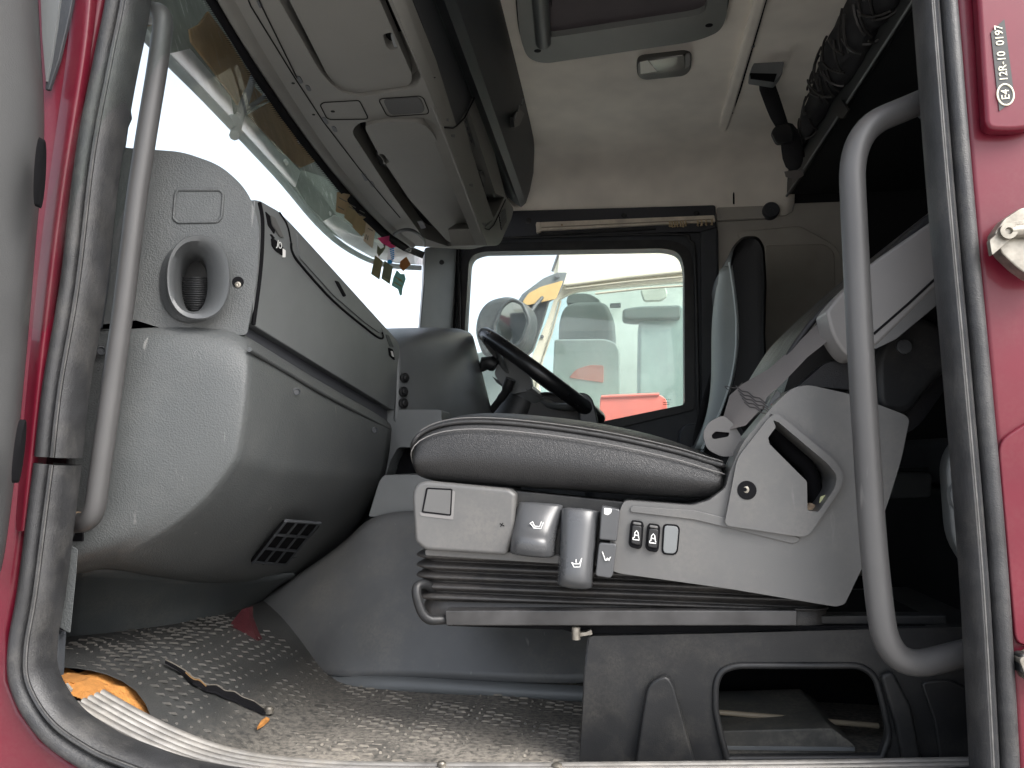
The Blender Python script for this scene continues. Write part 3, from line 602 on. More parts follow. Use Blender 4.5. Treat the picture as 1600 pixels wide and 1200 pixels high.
# instrument binnacle
Bn = [[(619, 540, 1.90), (640, 528, 1.96), (668, 519, 2.06), (700, 513, 2.20), (722, 511, 2.34), (734, 516, 2.44)],
      [(620, 548, 1.895), (642, 536, 1.95), (670, 526, 2.045), (703, 519, 2.18), (727, 518, 2.32), (738, 524, 2.42)],
      [(620, 600, 1.895), (644, 595, 1.94), (673, 590, 2.03), (712, 588, 2.17), (741, 588, 2.31), (753, 588, 2.41)],
      [(617, 650, 1.895), (644, 652, 1.94), (676, 650, 2.03), (720, 648, 2.17), (755, 646, 2.31), (768, 645, 2.41)],
      [(614, 664, 1.90), (646, 672, 1.95), (680, 672, 2.04), (724, 672, 2.18), (758, 672, 2.32), (772, 672, 2.42)]]
back = [p + Vector((-.25, .06, .01)) for p in [at(*q) for q in Bn[0]]]
bi = loft('instrument_binnacle', [back] + [[at(*q) for q in r] for r in Bn], GREYS, ds, sub=2, solid=.006)
for q, rr in (((633, 590), .008), ((631, 612), .0085), ((631, 630), .0085)):
    lathe('dash_knob', at(*q, 1.905), (.75, -.65, 0), [(rr * 1.5, -.006), (rr * 1.5, .001), (rr, .002), (rr, .008), (rr * .7, .010), (0, .010)], BLACKP, ds, 16)

# ------------------------------------------------------------------ windscreen, outside sun visor, stickers
topc = [atZ(276, -90, .66), atZ(335, 0, .66), atZ(400, 100, .66), atZ(475, 210, .66), atZ(545, 300, .66), atZ(610, 372, .66), atZ(640, 390, .66), atZ(664, 399, .66)]
topc = smooth_path(topc, 4)
rows = []
for k in range(9):
    s = k / 8; rows.append([p + Vector((-.19 * s - .03 * math.sin(s * 3.14), max(0, p.y - 1.95) * .06 * s, -.52 * s + .03)) for p in topc])
wsd = thing('windscreen', V(-.8, 1.95, .15), 'curved windscreen of the cab with dotted black upper border', 'windscreen')
ws = loft('windscreen_pane', rows, WSGL, wsd, sub=1)
vv_, ff_ = [], []
nc = len(topc)
for r in rows: vv_ += r
for i in range(8):
    for j in range(nc - 1): ff_.append((i * nc + j, i * nc + j + 1, (i + 1) * nc + j + 1, (i + 1) * nc + j))
bvh = BVHTree.FromPolygons(vv_, ff_)
def onW(x, y, off=.002):
    d = ray(x, y).normalized(); h, n, _, _ = bvh.ray_cast(CO, d)
    if h is None: return at(x, y, 2.6)
    return h - d * off
# dotted ceramic border: solid band and teeth
band_lo = [(300, -30), (321, 0), (360, 63), (400, 128), (440, 185), (470, 225), (505, 268), (537, 308), (566, 342), (600, 374), (630, 392), (660, 404)]
band_hi = [(322, -30), (343, 0), (382, 60), (420, 118), (458, 175), (490, 222), (522, 262), (552, 298), (582, 334), (612, 366), (640, 384), (664, 394)]
rows = [[onW(*a_, .003), onW(*b_, .003)] for a_, b_ in zip(band_lo, band_hi)]
loft('black_border', rows, VOID, wsd, solid=.0006)
tv, tf = [], []
lo_ = [Vector((x, y)) for x, y in band_lo[:8]]
for i in range(len(lo_) - 1):
    seg = (lo_[i + 1] - lo_[i]).length; n = max(2, int(seg / 3.4)); d = (lo_[i + 1] - lo_[i]).normalized()
    for k in range(n):
        c = lo_[i].lerp(lo_[i + 1], k / n); q0 = c - d * .9; q1 = c + d * .9; tip = c + Vector((-7.5 if i < 4 else -5, .6))
        m0 = len(tv); tv += [onW(q0.x + 1, q0.y, .0034), onW(q1.x + 1, q1.y, .0034), onW(tip.x, tip.y, .0034)]; tf.append((m0, m0 + 1, m0 + 2))
o = obj('border_teeth', tv, tf, VOID, wsd, flat=True); o['kind'] = 'stuff'

vz = thing('sun_visor', V(-.8, 2.0, .8), 'long translucent outside sun visor above the windscreen', 'sun visor')
VG = film('visor_grey', (.30, .325, .30), .55, .5); VT = film('visor_tan', (.70, .55, .36), .8, .5); VW = film('visor_white', (.96, .94, .95), .9); VE = film('visor_edge', (.5, .53, .53), .5)
edge = [(160, -40), (210, 22), (265, 85), (330, 152), (400, 228), (450, 284), (500, 346), (540, 383), (583, 407), (620, 416), (664, 419)]
def vbase(x, y): return atZ(x, y, .665)
eb = smooth_path([vbase(*q) for q in edge], 3)
rows = [[p + Vector((-.034 - .16 * (k / 5), 0, .0 + .50 * k / 5)) for p in eb] for k in (.42, 1, 2, 3, 4, 5)]
# grey visor shell, standing a little proud outside its panels
loft('visor_shell', rows, VG, vz, sub=1, solid=.003)
vb_v, vb_f = [], []; ncv = len(eb)
rr2 = [[p + Vector((-.012 - .16 * (k / 5), 0, .50 * k / 5)) for p in eb] for k in (-1, 0, 1, 2, 3, 5)]
for r in rr2: vb_v += r
for i in range(5):
    for j in range(ncv - 1): vb_f.append((i * ncv + j, i * ncv + j + 1, (i + 1) * ncv + j + 1, (i + 1) * ncv + j))
bvv = BVHTree.FromPolygons(vb_v, vb_f)
def onV(x, y, off=.004):
    d = ray(x, y).normalized(); h, n, _, _ = bvv.ray_cast(CO, d)
    return (h - d * off) if h is not None else atX(x, y, -.78)
tube('visor_edge', [p + Vector((-.012, 0, .001)) for p in eb], .009, VE, vz, n=8)
def vpanel(name, px, m, off):
    def f(x, y): return onV(x, y, off)
    # dense outline so that the panel follows the curve
    q = []
    for i in range(len(px)):
        a_, b_ = Vector(px[i]), Vector(px[(i + 1) % len(px)]); n = max(1, int((b_ - a_).length / 14))
        for k in range(n): q.append(tuple(a_.lerp(b_, k / n)))
    return plate(name, q, f, (-.004, 0, 0), m, vz)
vpanel('white_panel', [(267, 84), (297, 76), (360, 150), (363, 166), (366, 188)], VW, .006)
vpanel('white_panel', [(372, 200), (379, 180), (386, 180), (450, 246), (470, 268), (462, 292)], VW, .006)
vpanel('white_panel', [(506, 346), (524, 336), (545, 350), (566, 368), (600, 376), (662, 402), (662, 414), (620, 411), (583, 402), (540, 378)], VW, .006)
vpanel('grey_panel', [(160, -40), (205, 20), (264, 84), (297, 76), (270, 30), (240, -20)], VG, .004)
vpanel('grey_panel', [(462, 292), (470, 268), (500, 300), (524, 334), (506, 345), (480, 320)], VG, .004)
vpanel('tan_panel', [(297, 46), (312, 38), (326, 18), (358, 62), (386, 108), (400, 124), (382, 140), (372, 164), (362, 148), (330, 105), (300, 66)], VT, .010)
vpanel('tan_panel', [(386, 152), (394, 132), (420, 158), (400, 166), (388, 162)], VT, .010)
vpanel('tan_panel', [(388, 180), (422, 160), (436, 172), (478, 226), (494, 252), (470, 262), (440, 238), (412, 206)], VT, .010)
tube('visor_bracket', [onV(366, 212, .012), onV(376, 178, .015), onV(396, 118, .015)], .010, VE, vz, n=8)
tube('visor_bracket', [onV(372, 180, .02), onV(425, 142, .02)], .006, VE, vz, n=8)
lathe('visor_bolt', onV(362, 188, .02), (1, -.4, -.3), [(.012, 0), (.012, .01), (.006, .012), (0, .012)], VE, vz, 10)
for q in ((464, 224), (446, 254), (514, 334)): lathe('visor_rivet', onV(*q, .012), (.7, -.6, -.4), [(.008, 0), (.006, .005), (0, .005)], ICON, vz, 10)

STK = {}
def sticker(px, col, label, marks=(), mcol=(.2, .2, .18), tr=.35, extra=None):
    c = onW(sum(p[0] for p in px) / len(px), sum(p[1] for p in px) / len(px), .004)
    m = film('paper_%02d' % len(STK), col, tr); STK[len(STK)] = 1
    t = thing('windscreen_sticker', c, label, 'sticker', 'stickers on the windscreen')
    plate('sticker_sheet', px, lambda x, y: onW(x, y, .004), (-.0004, .0, 0), m, t)
    mk = film('ink_%02d' % len(STK), mcol, .2)
    for mm in marks: plate('print_mark', mm, lambda x, y: onW(x, y, .0052), (-.0002, 0, 0), mk, t)
    if extra:
        mk2 = film('ink2_%02d' % len(STK), extra[0], .2)
        for mm in extra[1]: plate('print_mark', mm, lambda x, y: onW(x, y, .0056), (-.0002, 0, 0), mk2, t)
    return t
def bar(x, y, l, w, sl=.55): return [(x, y), (x + l, y + l * sl), (x + l - w * .3, y + l * sl + w), (x - w * .3, y + w)]
sticker([(527, 300), (547, 304), (541, 336), (525, 331)], (.47, .37, .24), 'tan label at the near end of the row under the windscreen header', [bar(530, 308, 12, 1.5), bar(528, 322, 10, 1.5)])
sticker([(545, 308), (560, 318), (552, 352), (538, 340)], (.42, .35, .22), 'second tan label along the windscreen header row', [bar(546, 318, 10, 1.5), bar(545, 322, 10, 1.3)])
sticker([(559, 325), (573, 338), (571, 362), (565, 369), (551, 355)], (.45, .37, .23), 'third tan label with a ragged lower corner under the header', [bar(560, 333, 9, 1.3), bar(562, 328, 8, 1.2)])
sticker([(573, 340), (588, 352), (582, 388), (568, 376)], (.66, .58, .47), 'pale printed label with a barcode high on the windscreen', [bar(576, 350, 8, 1.2), bar(575, 356, 8, 1.2)] + [[(572 + i * 2.6, 366 + i * 1.6), (573.2 + i * 2.6, 366.7 + i * 1.6), (572 + i * 2.6, 374 + i * 1.8), (570.8 + i * 2.6, 373.3 + i * 1.8)] for i in range(4)])
sticker([(598, 376), (602, 380), (600, 386), (595, 389), (590, 383), (589, 395), (592, 401), (598, 394), (602, 388)], (.26, .27, .2), 'torn olive scrap of a sticker on the windscreen', [])
sticker([(590, 372), (610, 368), (624, 384), (612, 388), (604, 384), (597, 380)], (.80, .12, .30), 'crimson faded patch at the corner of the windscreen header', [])
sticker([(607, 388), (617, 384), (618, 396), (613, 411), (607, 412), (605, 406)], (.88, .86, .92), 'white sticker with bright blue print in the windscreen corner', [], (.1, .5, .85), .5, ((.05, .42, .85), [[(609 + i * .6, 389 + i * 3), (616, 387 + i * 3.2), (616, 389 + i * 3.2), (609 + i * .4, 391 + i * 3)] for i in range(6)] + [ell(609, 409, 4, 3.4, 10)]))
sticker([(635, 401), (642, 413), (630, 424), (624, 416), (626, 408)], (.50, .25, .10), 'small orange diamond shaped sticker near the far pillar', [bar(630, 411, 6, 1.2, .2)])
sticker([(586, 399), (598, 408), (593, 437), (580, 428)], (.33, .30, .18), 'olive licence disc with a ring beside its green twin', [ell(589, 416, 3.4, 4.4, 12), bar(584, 424, 8, 1.3)], (.55, .45, .3), .3)
sticker([(601, 407), (614, 417), (609, 444), (596, 435)], (.28, .30, .21), 'dark green licence disc between the olive one and teal one', [ell(605, 425, 3.4, 4.4, 12), bar(599, 433, 8, 1.3)], (.52, .52, .33), .3)
sticker([(620, 422), (626, 428), (632, 428), (634, 436), (629, 451), (628, 461), (625, 462), (622, 452), (612, 446), (615, 433), (617, 429)], (.32, .55, .50), 'tattered teal and tan sticker lowest on the windscreen', [bar(618, 432, 10, 1.6), bar(616, 440, 12, 1.6), bar(622, 436, 8, 1.4)], (.45, .36, .18), .35)

# ------------------------------------------------------------------ overhead console with lockers
oc = thing('overhead_console', V(-.45, 1.9, .67), 'beige overhead locker console hanging above the windscreen', 'overhead console')
ZU = .672
U = onZ(ZU)
und = [(285, -112, 1), (335, -6, 4), (400, 100, 20), (475, 212, 20), (545, 300, 20), (610, 366, 12), (640, 384, 6), (668, 386, 4), (735, 390, 10), (760, 384, 6), (762, 370, 2), (720, 265, 2), (672, 148, 2), (615, 6, 2), (574, -112, 1)]
r1 = rp([(424, -50), (436, 0), (500, 112, 14), (528, 143, 22), (562, 151, 10), (648, 138, 12), (660, 122, 10), (608, 4), (584, -50)], 6)
r2 = rp([(549, 206, 8), (560, 192, 8), (600, 186, 10), (668, 184, 12), (688, 202, 12), (758, 376, 2), (700, 385, 2), (662, 372, 8), (610, 300, 10)], 6)
ou = plate('console_underside', rp(und, 4), U, (0, 0, .05), HEADB, oc, holes=[r1, r2], bevel=.004)
plate('recess_floor', r1, onZ(ZU + .046), (0, 0, .02), VOID, oc)
plate('recess_floor', r2, onZ(ZU + .046), (0, 0, .02), VOID, oc)
d1o = rp([(444, -50), (452, 0), (512, 118, 10), (530, 140, 14), (548, 147, 8), (640, 134, 10), (645, 120, 10), (592, -2), (572, -50)], 6)
d1 = plate('locker_door', d1o, onZ(ZU + .004), (0, 0, .02), HEADB, oc, holes=[rp([(598, 54), (612, 50), (620, 72), (622, 76), (610, 79), (603, 72)], 4)], bevel=.008, seg=4)
plate('latch_pocket', rp([(596, 50), (618, 46), (626, 80), (606, 82)], 4), onZ(ZU + .020), (0, 0, .01), VOID, d1)
plate('latch', rp([(610, 55), (616, 53), (622, 73), (616, 75)], 3), onZ(ZU + .005), (0, 0, .008), GREYS, d1, bevel=.001)
d2o = rp([(571, 202, 6), (572, 196, 6), (600, 190, 6), (660, 191, 16), (680, 212, 18), (744, 372, 6), (742, 381, 4), (728, 386, 8), (700, 378, 8), (640, 312, 8), (590, 238, 10)], 6)
d2 = plate('locker_door', d2o, onZ(ZU - .006), (0, 0, .024), HEADB, oc, holes=[rp([(589, 240), (600, 241), (609, 254), (602, 257), (598, 256), (600, 250)], 3)], bevel=.008, seg=4)
plate('latch_pocket', rp([(586, 236), (604, 238), (614, 258), (594, 260)], 4), onZ(ZU + .012), (0, 0, .01), VOID, d2)
plate('latch_tab', rp([(652, 346), (660, 345), (666, 356), (658, 358)], 2), onZ(ZU - .007), (0, 0, .002), DARKG, d2)
def groove(px, par, f, r=.0013, m=VOID, closed=False): return tube('groove', [f(*q) for q in px], r, m, par, n=6, closed=closed)
groove(rp([(500, 164), (506, 160), (560, 157), (563, 160), (575, 184), (572, 186), (516, 187), (510, 184)], 3), ou, onZ(ZU - .0004), .0011, VOID, True)
lathe('cover_hole', U(520, 174), (0, 0, -1), [(.004, -.001), (.004, .0006), (0, .0006)], VOID, ou, 12)
groove(rp([(592, 157), (596, 154), (656, 150), (662, 154), (670, 174), (668, 178), (610, 182), (604, 180)], 3), ou, onZ(ZU - .0004), .0011, VOID, True)
sg = plate('speaker_grille', rp([(599, 159), (602, 156), (652, 152), (658, 156), (664, 171), (660, 177), (614, 180), (608, 177)], 4), onZ(ZU - .0015), (0, 0, .004), mat('speaker_cloth', (.05, .05, .05), .8, grain=.8, gscale=900), oc, bevel=.001)
groove([(380, -20), (392, 10), (462, 124), (505, 190), (560, 262), (606, 318), (625, 340)], ou, onZ(ZU - .0004), .0012)
groove([(398, -20), (408, 8), (464, 122)], ou, onZ(ZU - .0004), .0012)
for q in ((404, 6), (466, 124), (506, 188), (568, 276)):
    plate('clip', rp([(q[0] - 4, q[1] - 5), (q[0] + 3, q[1] - 4), (q[0] + 8, q[1] + 6), (q[0] + 2, q[1] + 7)], 2), onZ(ZU - .0008), (0, 0, .002), DARKG, ou)
for q in ((481, 138), (522, 202), (581, 288)):
    plate('clip_dimple', rp([(q[0] - 5, q[1] - 5), (q[0] + 2, q[1] - 4), (q[0] + 6, q[1] + 5), (q[0] - 1, q[1] + 4)], 3), onZ(ZU - .0006), (0, 0, .002), DARKG, ou)
for q in ((458, 130), (490, 179)): lathe('screw', U(*q), (0, 0, -1), [(.003, -.001), (.003, .0006), (0, .0006)], VOID, ou, 10)
# front lip rolling down to the windscreen
rows = []
for (x, y) in [(330, -20), (352, 22), (400, 100), (475, 212), (545, 300), (600, 356), (640, 384)]:
    p = atZ(x, y, ZU); rows.append([p + Vector((-.002, 0, .03)), p + Vector((-.004, 0, .0)), p + Vector((.004, 0, -.008)), p + Vector((.016, 0, -.006)), p + Vector((.026, 0, .001))])
loft('console_lip', rows, HEADB, oc, sub=1)
# wire handle loop at the far end of the visor tray
tube('tray_edge', smooth_path([atZ(616, 366, ZU - .012), atZ(628, 360, ZU - .014), atZ(644, 360, ZU - .014), atZ(660, 372, ZU - .012), atZ(664, 384, ZU - .01)], 5), .005, DARKG, oc, 8)
# rear fascia strip
XF = -.338
fs_ = plate('fascia_strip', rp([(576, -112), (602, -112), (644, 0), (682, 95), (713, 196), (742, 262), (772, 342), (757, 352), (762, 384), (752, 360), (708, 240), (668, 140), (620, 6)], 1), onX(XF), (-.03, 0, 0), HEADB, oc, bevel=.003)
tube('bright_lip', smooth_path([atX(576, -112, XF + .002), atX(619, 2, XF + .002), atX(666, 138, XF + .002), atX(706, 240, XF + .002), atX(753, 366, XF + .002)], 5), .0030, HEADB, oc, n=8)
groove([(663, 118), (676, 122), (680, 121)], fs_, onX(XF + .0005), .001); groove([(694, 199), (708, 200), (713, 197), (726, 184), (738, 160), (745, 143)], fs_, onX(XF + .002), .0018)
for q in ((678, 135), (698, 187), (708, 212), (736, 289), (757, 350)): plate('fascia_clip', rp([(q[0] - 3, q[1] - 2), (q[0] + 3, q[1] - 2), (q[0] + 3, q[1] + 3), (q[0] - 2, q[1] + 2)], 1), onX(XF + .0006), (-.002, 0, 0), DARKG, fs_)
# upper dark locker front
plate('upper_locker', rp([(604, -100), (772, -100), (752, 30), (750, 100), (745, 143), (728, 182), (712, 197, 6), (684, 100), (646, 0)], 3), onX(XF - .008), (-.12, 0, 0), mat('locker_dark', (.026, .029, .032), .6, grain=.15, var=.1), oc, bevel=.003)
# radio bay module
mod = plate('radio_bay', rp([(713, 199), (728, 186), (745, 142), (748, 150), (768, 220), (790, 306), (803, 326, 6), (799, 342), (780, 384, 8), (762, 384, 3), (757, 356), (770, 344), (742, 262)], 2), onX(XF - .002), (-.10, 0, 0), HEADB, oc, bevel=.003, holes=[rp([(724, 186), (732, 172), (738, 190), (764, 272), (774, 302, 2), (788, 308, 2), (771, 342, 2), (757, 300), (738, 238)], 2)])
plate('bay_back', [(715, 165), (750, 165), (800, 320), (775, 350), (735, 240)], onX(XF - .05), (-.01, 0, 0), VOID, mod)
plate('radio_unit', rp([(724, 184), (731, 174), (745, 222), (738, 238)], 2), onX(XF - .014), (-.02, 0, 0), BLACKP, mod, bevel=.001)
for k in range(4): plate('radio_button', rp([(727 + k * 3, 188 + k * 10), (730 + k * 3, 187 + k * 10), (732 + k * 3, 193 + k * 10), (729 + k * 3, 194 + k * 10)], 1), onX(XF - .012), (-.004, 0, 0), DARKG, mod)
tube('bay_rail', [atX(745, 218, XF - .018), atX(772, 308, XF - .018)], .003, GREYS, mod, n=6)
plate('bay_shelf', [(748, 268), (760, 264), (757, 292)], onX(XF - .016), (-.03, 0, 0), BLACKP, mod)
vg = plate('side_grille', rp([(780, 336), (790, 326), (792, 345), (784, 360)], 1), onX(XF + .0005), (-.004, 0, 0), DARKG, mod)
for k in range(5): tube('slat', [atX(781 + k * .6, 340 + k * 4, XF + .001), atX(790 + k * .3, 330 + k * 4.2, XF + .001)], .0012, BLACKP, vg, n=5)
groove([(757, 357), (764, 359), (772, 351), (790, 312)], mod, onX(XF - .0005), .0014)
# dark roller cabinet along the roof edge
rcab = thing('roller_cabinet', V(-.3, 2.0, .9), 'dark rounded cabinet with roller edge along the ceiling front', 'cabinet')
prof = [(-.37, .93), (-.335, .90), (-.318, .89), (-.30, .905), (-.285, .95), (-.272, 1.02), (-.268, 1.10), (-.27, 1.16), (-.40, 1.16)]
rows = [[V(x * k2 + (1 - k2) * -.33, y, z if z > 1 else .885 + (z - .885) + (1 - k2) * .12) for x, z in prof] for y, k2 in ((1.0, 1), (1.6, 1), (2.2, 1), (2.60, 1), (2.70, .985), (2.745, .95), (2.76, .90))]
loft('cabinet_body', rows, mat('cabinet_dark', (.022, .025, .028), .55, grain=.15, var=.12), rcab, cu=True, cap=True, ang=28)
tube('roller', [V(-.325, 1.0, .93), V(-.325, 1.78, .93)], .030, mat('roller_vinyl', (.05, .056, .056), .5, grain=.2, var=.1), rcab, 18)
tube('roller', [V(-.325, 1.785, .93), V(-.325, 2.62, .925), V(-.323, 2.69, .925)], [.030, .030, .024], MATS['roller_vinyl'], rcab, 18)
cp = plate('cabinet_catch', rp([(802, 182), (812, 170), (820, 178), (812, 196), (804, 200)], 2), onX(-.266), (-.01, 0, 0), BLACKP, rcab, bevel=.001)
for q in ((804, 186), (809, 174), (815, 164)): tube('catch_tab', [atX(q[0], q[1], -.264), atX(q[0] + 2, q[1] - 9, -.264)], .0025, GREYS, cp, n=6)
# ------------------------------------------------------------------ roof hatch and lamp
hz = onZ(ZC - .006)
ht = thing('roof_hatch', atZ(970, 30, ZC), 'grey framed roof hatch with its blind drawn shut', 'roof hatch')
hfm = mat('hatch_grey', (.17, .175, .165), .5, grain=.08, var=.06)
hf = plate('hatch_frame', rp([(802, -80), (812, 45, 20), (824, 80, 14), (850, 88, 14), (1090, 52, 30), (1126, 36, 14), (1136, 10, 20), (1140, -80)], 10, 6), hz, (0, 0, -.022), hfm, ht, holes=[rp([(846, -80), (860, 46), (870, 45), (1085, 12, 20), (1104, 4, 10), (1108, -80)], 4)], bevel=.008, seg=4)
plate('hatch_blind', [(840, -80), (850, 60), (1115, 20), (1115, -80)], onZ(ZC + .004 - .016), (0, 0, .012), BLIND, ht)
plate('blind_pull', [(860, 2), (898, -6), (899, 2), (880, 8), (862, 10)], onZ(ZC - .016), (0, 0, .006), VOID, ht)
plate('blind_panel', [(862, 12), (1098, -18), (1098, -40), (862, -14)], onZ(ZC - .019), (0, 0, .006), BLIND, ht, bevel=.002)
tube('blind_roller', [atZ(838, -80, ZC - .032), atZ(849, 66, ZC - .032)], .021, mat('roller_grey', (.085, .095, .095), .45), ht, 16)
groove(rp([(801, -80), (811, 46, 20), (823, 81, 14), (850, 89.5, 14), (1090, 53, 30), (1127, 37, 14), (1137, 10, 20), (1141, -80)], 10, 6), ht, onZ(ZC - .006), .003)
for q in ((840, 79), (1108, 39)): lathe('screw_hole', atZ(*q, ZC - .027), (0, 0, -1), [(.010, -.004), (.010, .001), (.007, .0015), (0, .0012)], VOID, hf, 14)
lm = thing('interior_lamp', atZ(1038, 100, ZC), 'small clear interior lamp on the roof lining', 'lamp')
plate('lamp_base', rp([(994, 92, 8), (1000, 84, 8), (1070, 76, 8), (1081, 80, 6), (1079, 102, 8), (1070, 110, 8), (1008, 117, 8), (996, 112, 8)], 6), onZ(ZC - .004), (0, 0, -.018), mat('lamp_base', (.05, .048, .043), .4), lm, bevel=.004)
plate('lamp_lens', rp([(1000, 94), (1070, 83), (1071, 105), (1002, 115)], 4), onZ(ZC - .0225), (0, 0, -.006), LENS, lm, bevel=.003)
plate('lamp_switch', rp([(1071, 83), (1079, 82), (1078, 100), (1070, 106)], 3), onZ(ZC - .0225), (0, 0, -.005), SEATP2, lm, bevel=.002)
plate('lamp_reflector', [(1000, 97), (1012, 94), (1026, 111), (1001, 115)], onZ(ZC - .029), (0, 0, -.001), mat('lamp_bright', (.6, .58, .52), .3), lm)

# ------------------------------------------------------------------ upper bunk, net, straps
ub = thing('upper_bunk', V(.9, 1.9, .95), 'dark upper bunk with a railed edge behind the seats', 'bunk')
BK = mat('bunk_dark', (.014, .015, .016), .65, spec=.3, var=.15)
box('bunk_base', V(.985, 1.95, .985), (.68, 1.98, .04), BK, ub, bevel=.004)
box('bunk_rail', V(.640, 1.95, 1.01), (.016, 1.98, .09), mat('rail_dark', (.035, .038, .038), .5), ub, bevel=.004)
tube('rail_bead', [V(.630, .99, .958), V(.630, 2.93, .958)], .004, GREYS, ub, n=8)
tube('rail_bead', [V(.652, .99, 1.058), V(.652, 2.93, 1.058)], .006, BLACKP, ub, n=8)
plate('rail_latch', rp([(1303, 160), (1318, 155), (1329, 172), (1320, 186), (1302, 176)], 3), onX(.628), (-.006, 0, 0), BLACKP, ub, bevel=.002)
bn = thing('bunk_net', V(.66, 2.1, 1.06), 'bunched black restraint net lying along the upper bunk edge', 'net')
random.seed(11)
# bundled cloth with cords
rows = []
for i in range(40):
    y = 1.25 + i * .037; r0 = .075 if y < 2.2 else max(.018, .075 - (y - 2.2) * .11)
    r0 *= random.uniform(.86, 1.14); rows.append([V(.615 + math.cos(t) * r0 * .62 * random.uniform(.8, 1.2), y, 1.075 + math.sin(t) * r0 * random.uniform(.75, 1.2) - max(0, y - 2.3) * .10) for t in [2 * math.pi * k / 14 for k in range(14)]])
loft('net_bundle', rows, BLKFAB, bn, cu=True, sub=1)
paths = []
for i in range(70):
    y = random.uniform(1.3, 2.65); r0 = .078 if y < 2.2 else max(.022, .078 - (y - 2.2) * .11); t0 = random.uniform(2.2, 4.6); dy = random.uniform(-.08, .08); sgn = random.choice((-1, 1))
    paths.append([V(.615 + math.cos(t0 + sgn * k * .25) * r0 * .68, y + dy * k / 4, 1.075 + math.sin(t0 + sgn * k * .25) * r0 * 1.08 - max(0, y - 2.3) * .10) for k in range(5)])
tubes('net_cord', paths, .0034, mat('net_cord', (.03, .028, .027), .45), bn, n=5)['kind'] = 'stuff'
sb = thing('strap_bracket', at(1200, 110, 2.28), 'small grey bracket on the ceiling edge holding a strap', 'bracket')
plate('bracket_body', rp([(1174, 106), (1180, 95), (1226, 92), (1222, 116), (1212, 128), (1172, 122)], 3), onY(2.28), (0, .04, 0), GREYS, sb, bevel=.003)
plate('bracket_mouth', [(1172, 114), (1214, 115), (1210, 127), (1173, 122)], onY(2.276), (0, .006, 0), VOID, sb)
stp = thing('hanging_strap', at(1240, 250, 2.5), 'black webbing strap hanging from the ceiling bracket', 'strap')
def ribbon(name, pts, wv, m, parent, thick=.002):
    rows = [[p - w_, p + w_] for p, w_ in zip(pts, wv)]; return loft(name, rows, m, parent, sub=1, solid=thick)
P_ = [at(1193, 120, 2.30), at(1204, 150, 2.36), at(1216, 185, 2.43), at(1226, 205, 2.46), at(1240, 225, 2.46), at(1252, 246, 2.46)]
ribbon('webbing', P_, [Vector((.024, 0, .012)), Vector((.024, .006, .008)), Vector((.022, -.006, .004)), Vector((.018, .012, .004)), Vector((.024, 0, -.004)), Vector((.020, .006, -.01))], BLKFAB, stp)
ribbon('webbing', [at(1228, 190, 2.44), at(1236, 215, 2.44), at(1238, 245, 2.44), at(1244, 268, 2.44)], [Vector((.024, 0, 0)), Vector((.030, .004, .003)), Vector((.032, -.004, .006)), Vector((.02, 0, .01))], BLKFAB, stp)
plate('strap_buckle', rp([(1205, 206), (1212, 196), (1232, 192), (1240, 204), (1238, 222), (1214, 224)], 5), onY(2.425), (0, .02, 0), BLACKP, stp, bevel=.003)
plate('strap_tail', [(1226, 268), (1254, 264), (1256, 274), (1246, 280), (1240, 286), (1237, 278), (1228, 276)], onY(2.43), (0, .004, 0), BELT, stp)
# lower bunk and things behind the seat, in deep shade
lb = thing('lower_bunk', V(1.0, 1.9, -.1), 'dark lower bunk base behind the seats', 'bunk')
box('bunk_box', V(1.05, 2.0, -.22), (.5, 1.86, .30), BK, lb, bevel=.02)
box('bunk_mattress', V(1.06, 2.0, .0), (.48, 1.84, .12), BLKFAB, lb, bevel=.03, seg=4)
cl = thing('storage_cubby', at(1425, 780, 2.2), 'dim grey plastic box standing on the bunk behind the seat', 'box')
plate('cubby_front', rp([(1392, 734), (1448, 734), (1458, 742), (1455, 778), (1385, 780)], 6), onY(2.0), (0, .1, 0), GREYS, cl, bevel=.006)
plate('cubby_lid', rp([(1388, 730), (1452, 730), (1452, 737), (1388, 737)], 2), onY(1.995), (0, .11, 0), DARKG, cl, bevel=.003)
ps = thing('rear_side_panel', at(1510, 800, 1.12), 'rounded grey side panel with round cap just inside the rear pillar', 'panel')
plate('panel_body', rp([(1478, 720, 24), (1500, 682, 30), (1560, 640, 20), (1600, 640), (1600, 930), (1535, 920, 20), (1488, 850, 30)], 14), onY(1.12), (.02, .08, 0), GREYS, ps, bevel=.01, seg=4)
lathe('panel_cap', at(1528, 775, 1.115), (0, -1, 0), [(.034, -.01), (.034, .002), (.030, .004), (0, .004)], GREYS, ps, 28)

# ------------------------------------------------------------------ far (driver's) door with its window
dd = thing('driver_door', V(.1, 2.95, -.2), "dark driver's door with a large framed side window", 'door')
win = rp([(733, 402, 16), (752, 393, 12), (1042, 388, 16), (1063, 396, 12), (1069, 420, 10), (1070, 632, 6), (935, 660, 8), (724, 672, 6), (726, 520, 20)], 12, 5)
df = plate('door_panel', rp([(700, 356), (1095, 350, 20), (1122, 356), (1130, 900), (690, 900)], 8), onY(YF - .01), (0, .07, 0), DARKG, dd, holes=[win], bevel=.006)
win_o = rp([(722, 392, 18), (742, 380, 12), (1050, 374, 18), (1078, 388, 14), (1084, 420, 10), (1086, 640, 6), (935, 676, 8), (712, 690, 6), (715, 520, 20)], 12, 5)
plate('window_seal', win_o, onY(YF - .020), (0, .014, 0), BLACKP, dd, holes=[win], bevel=.004)
gl = plate('window_pane', [(705, 370), (1090, 370), (1090, 700), (700, 710)], onY(YF + .03), (0, .003, 0), GLASS, dd)
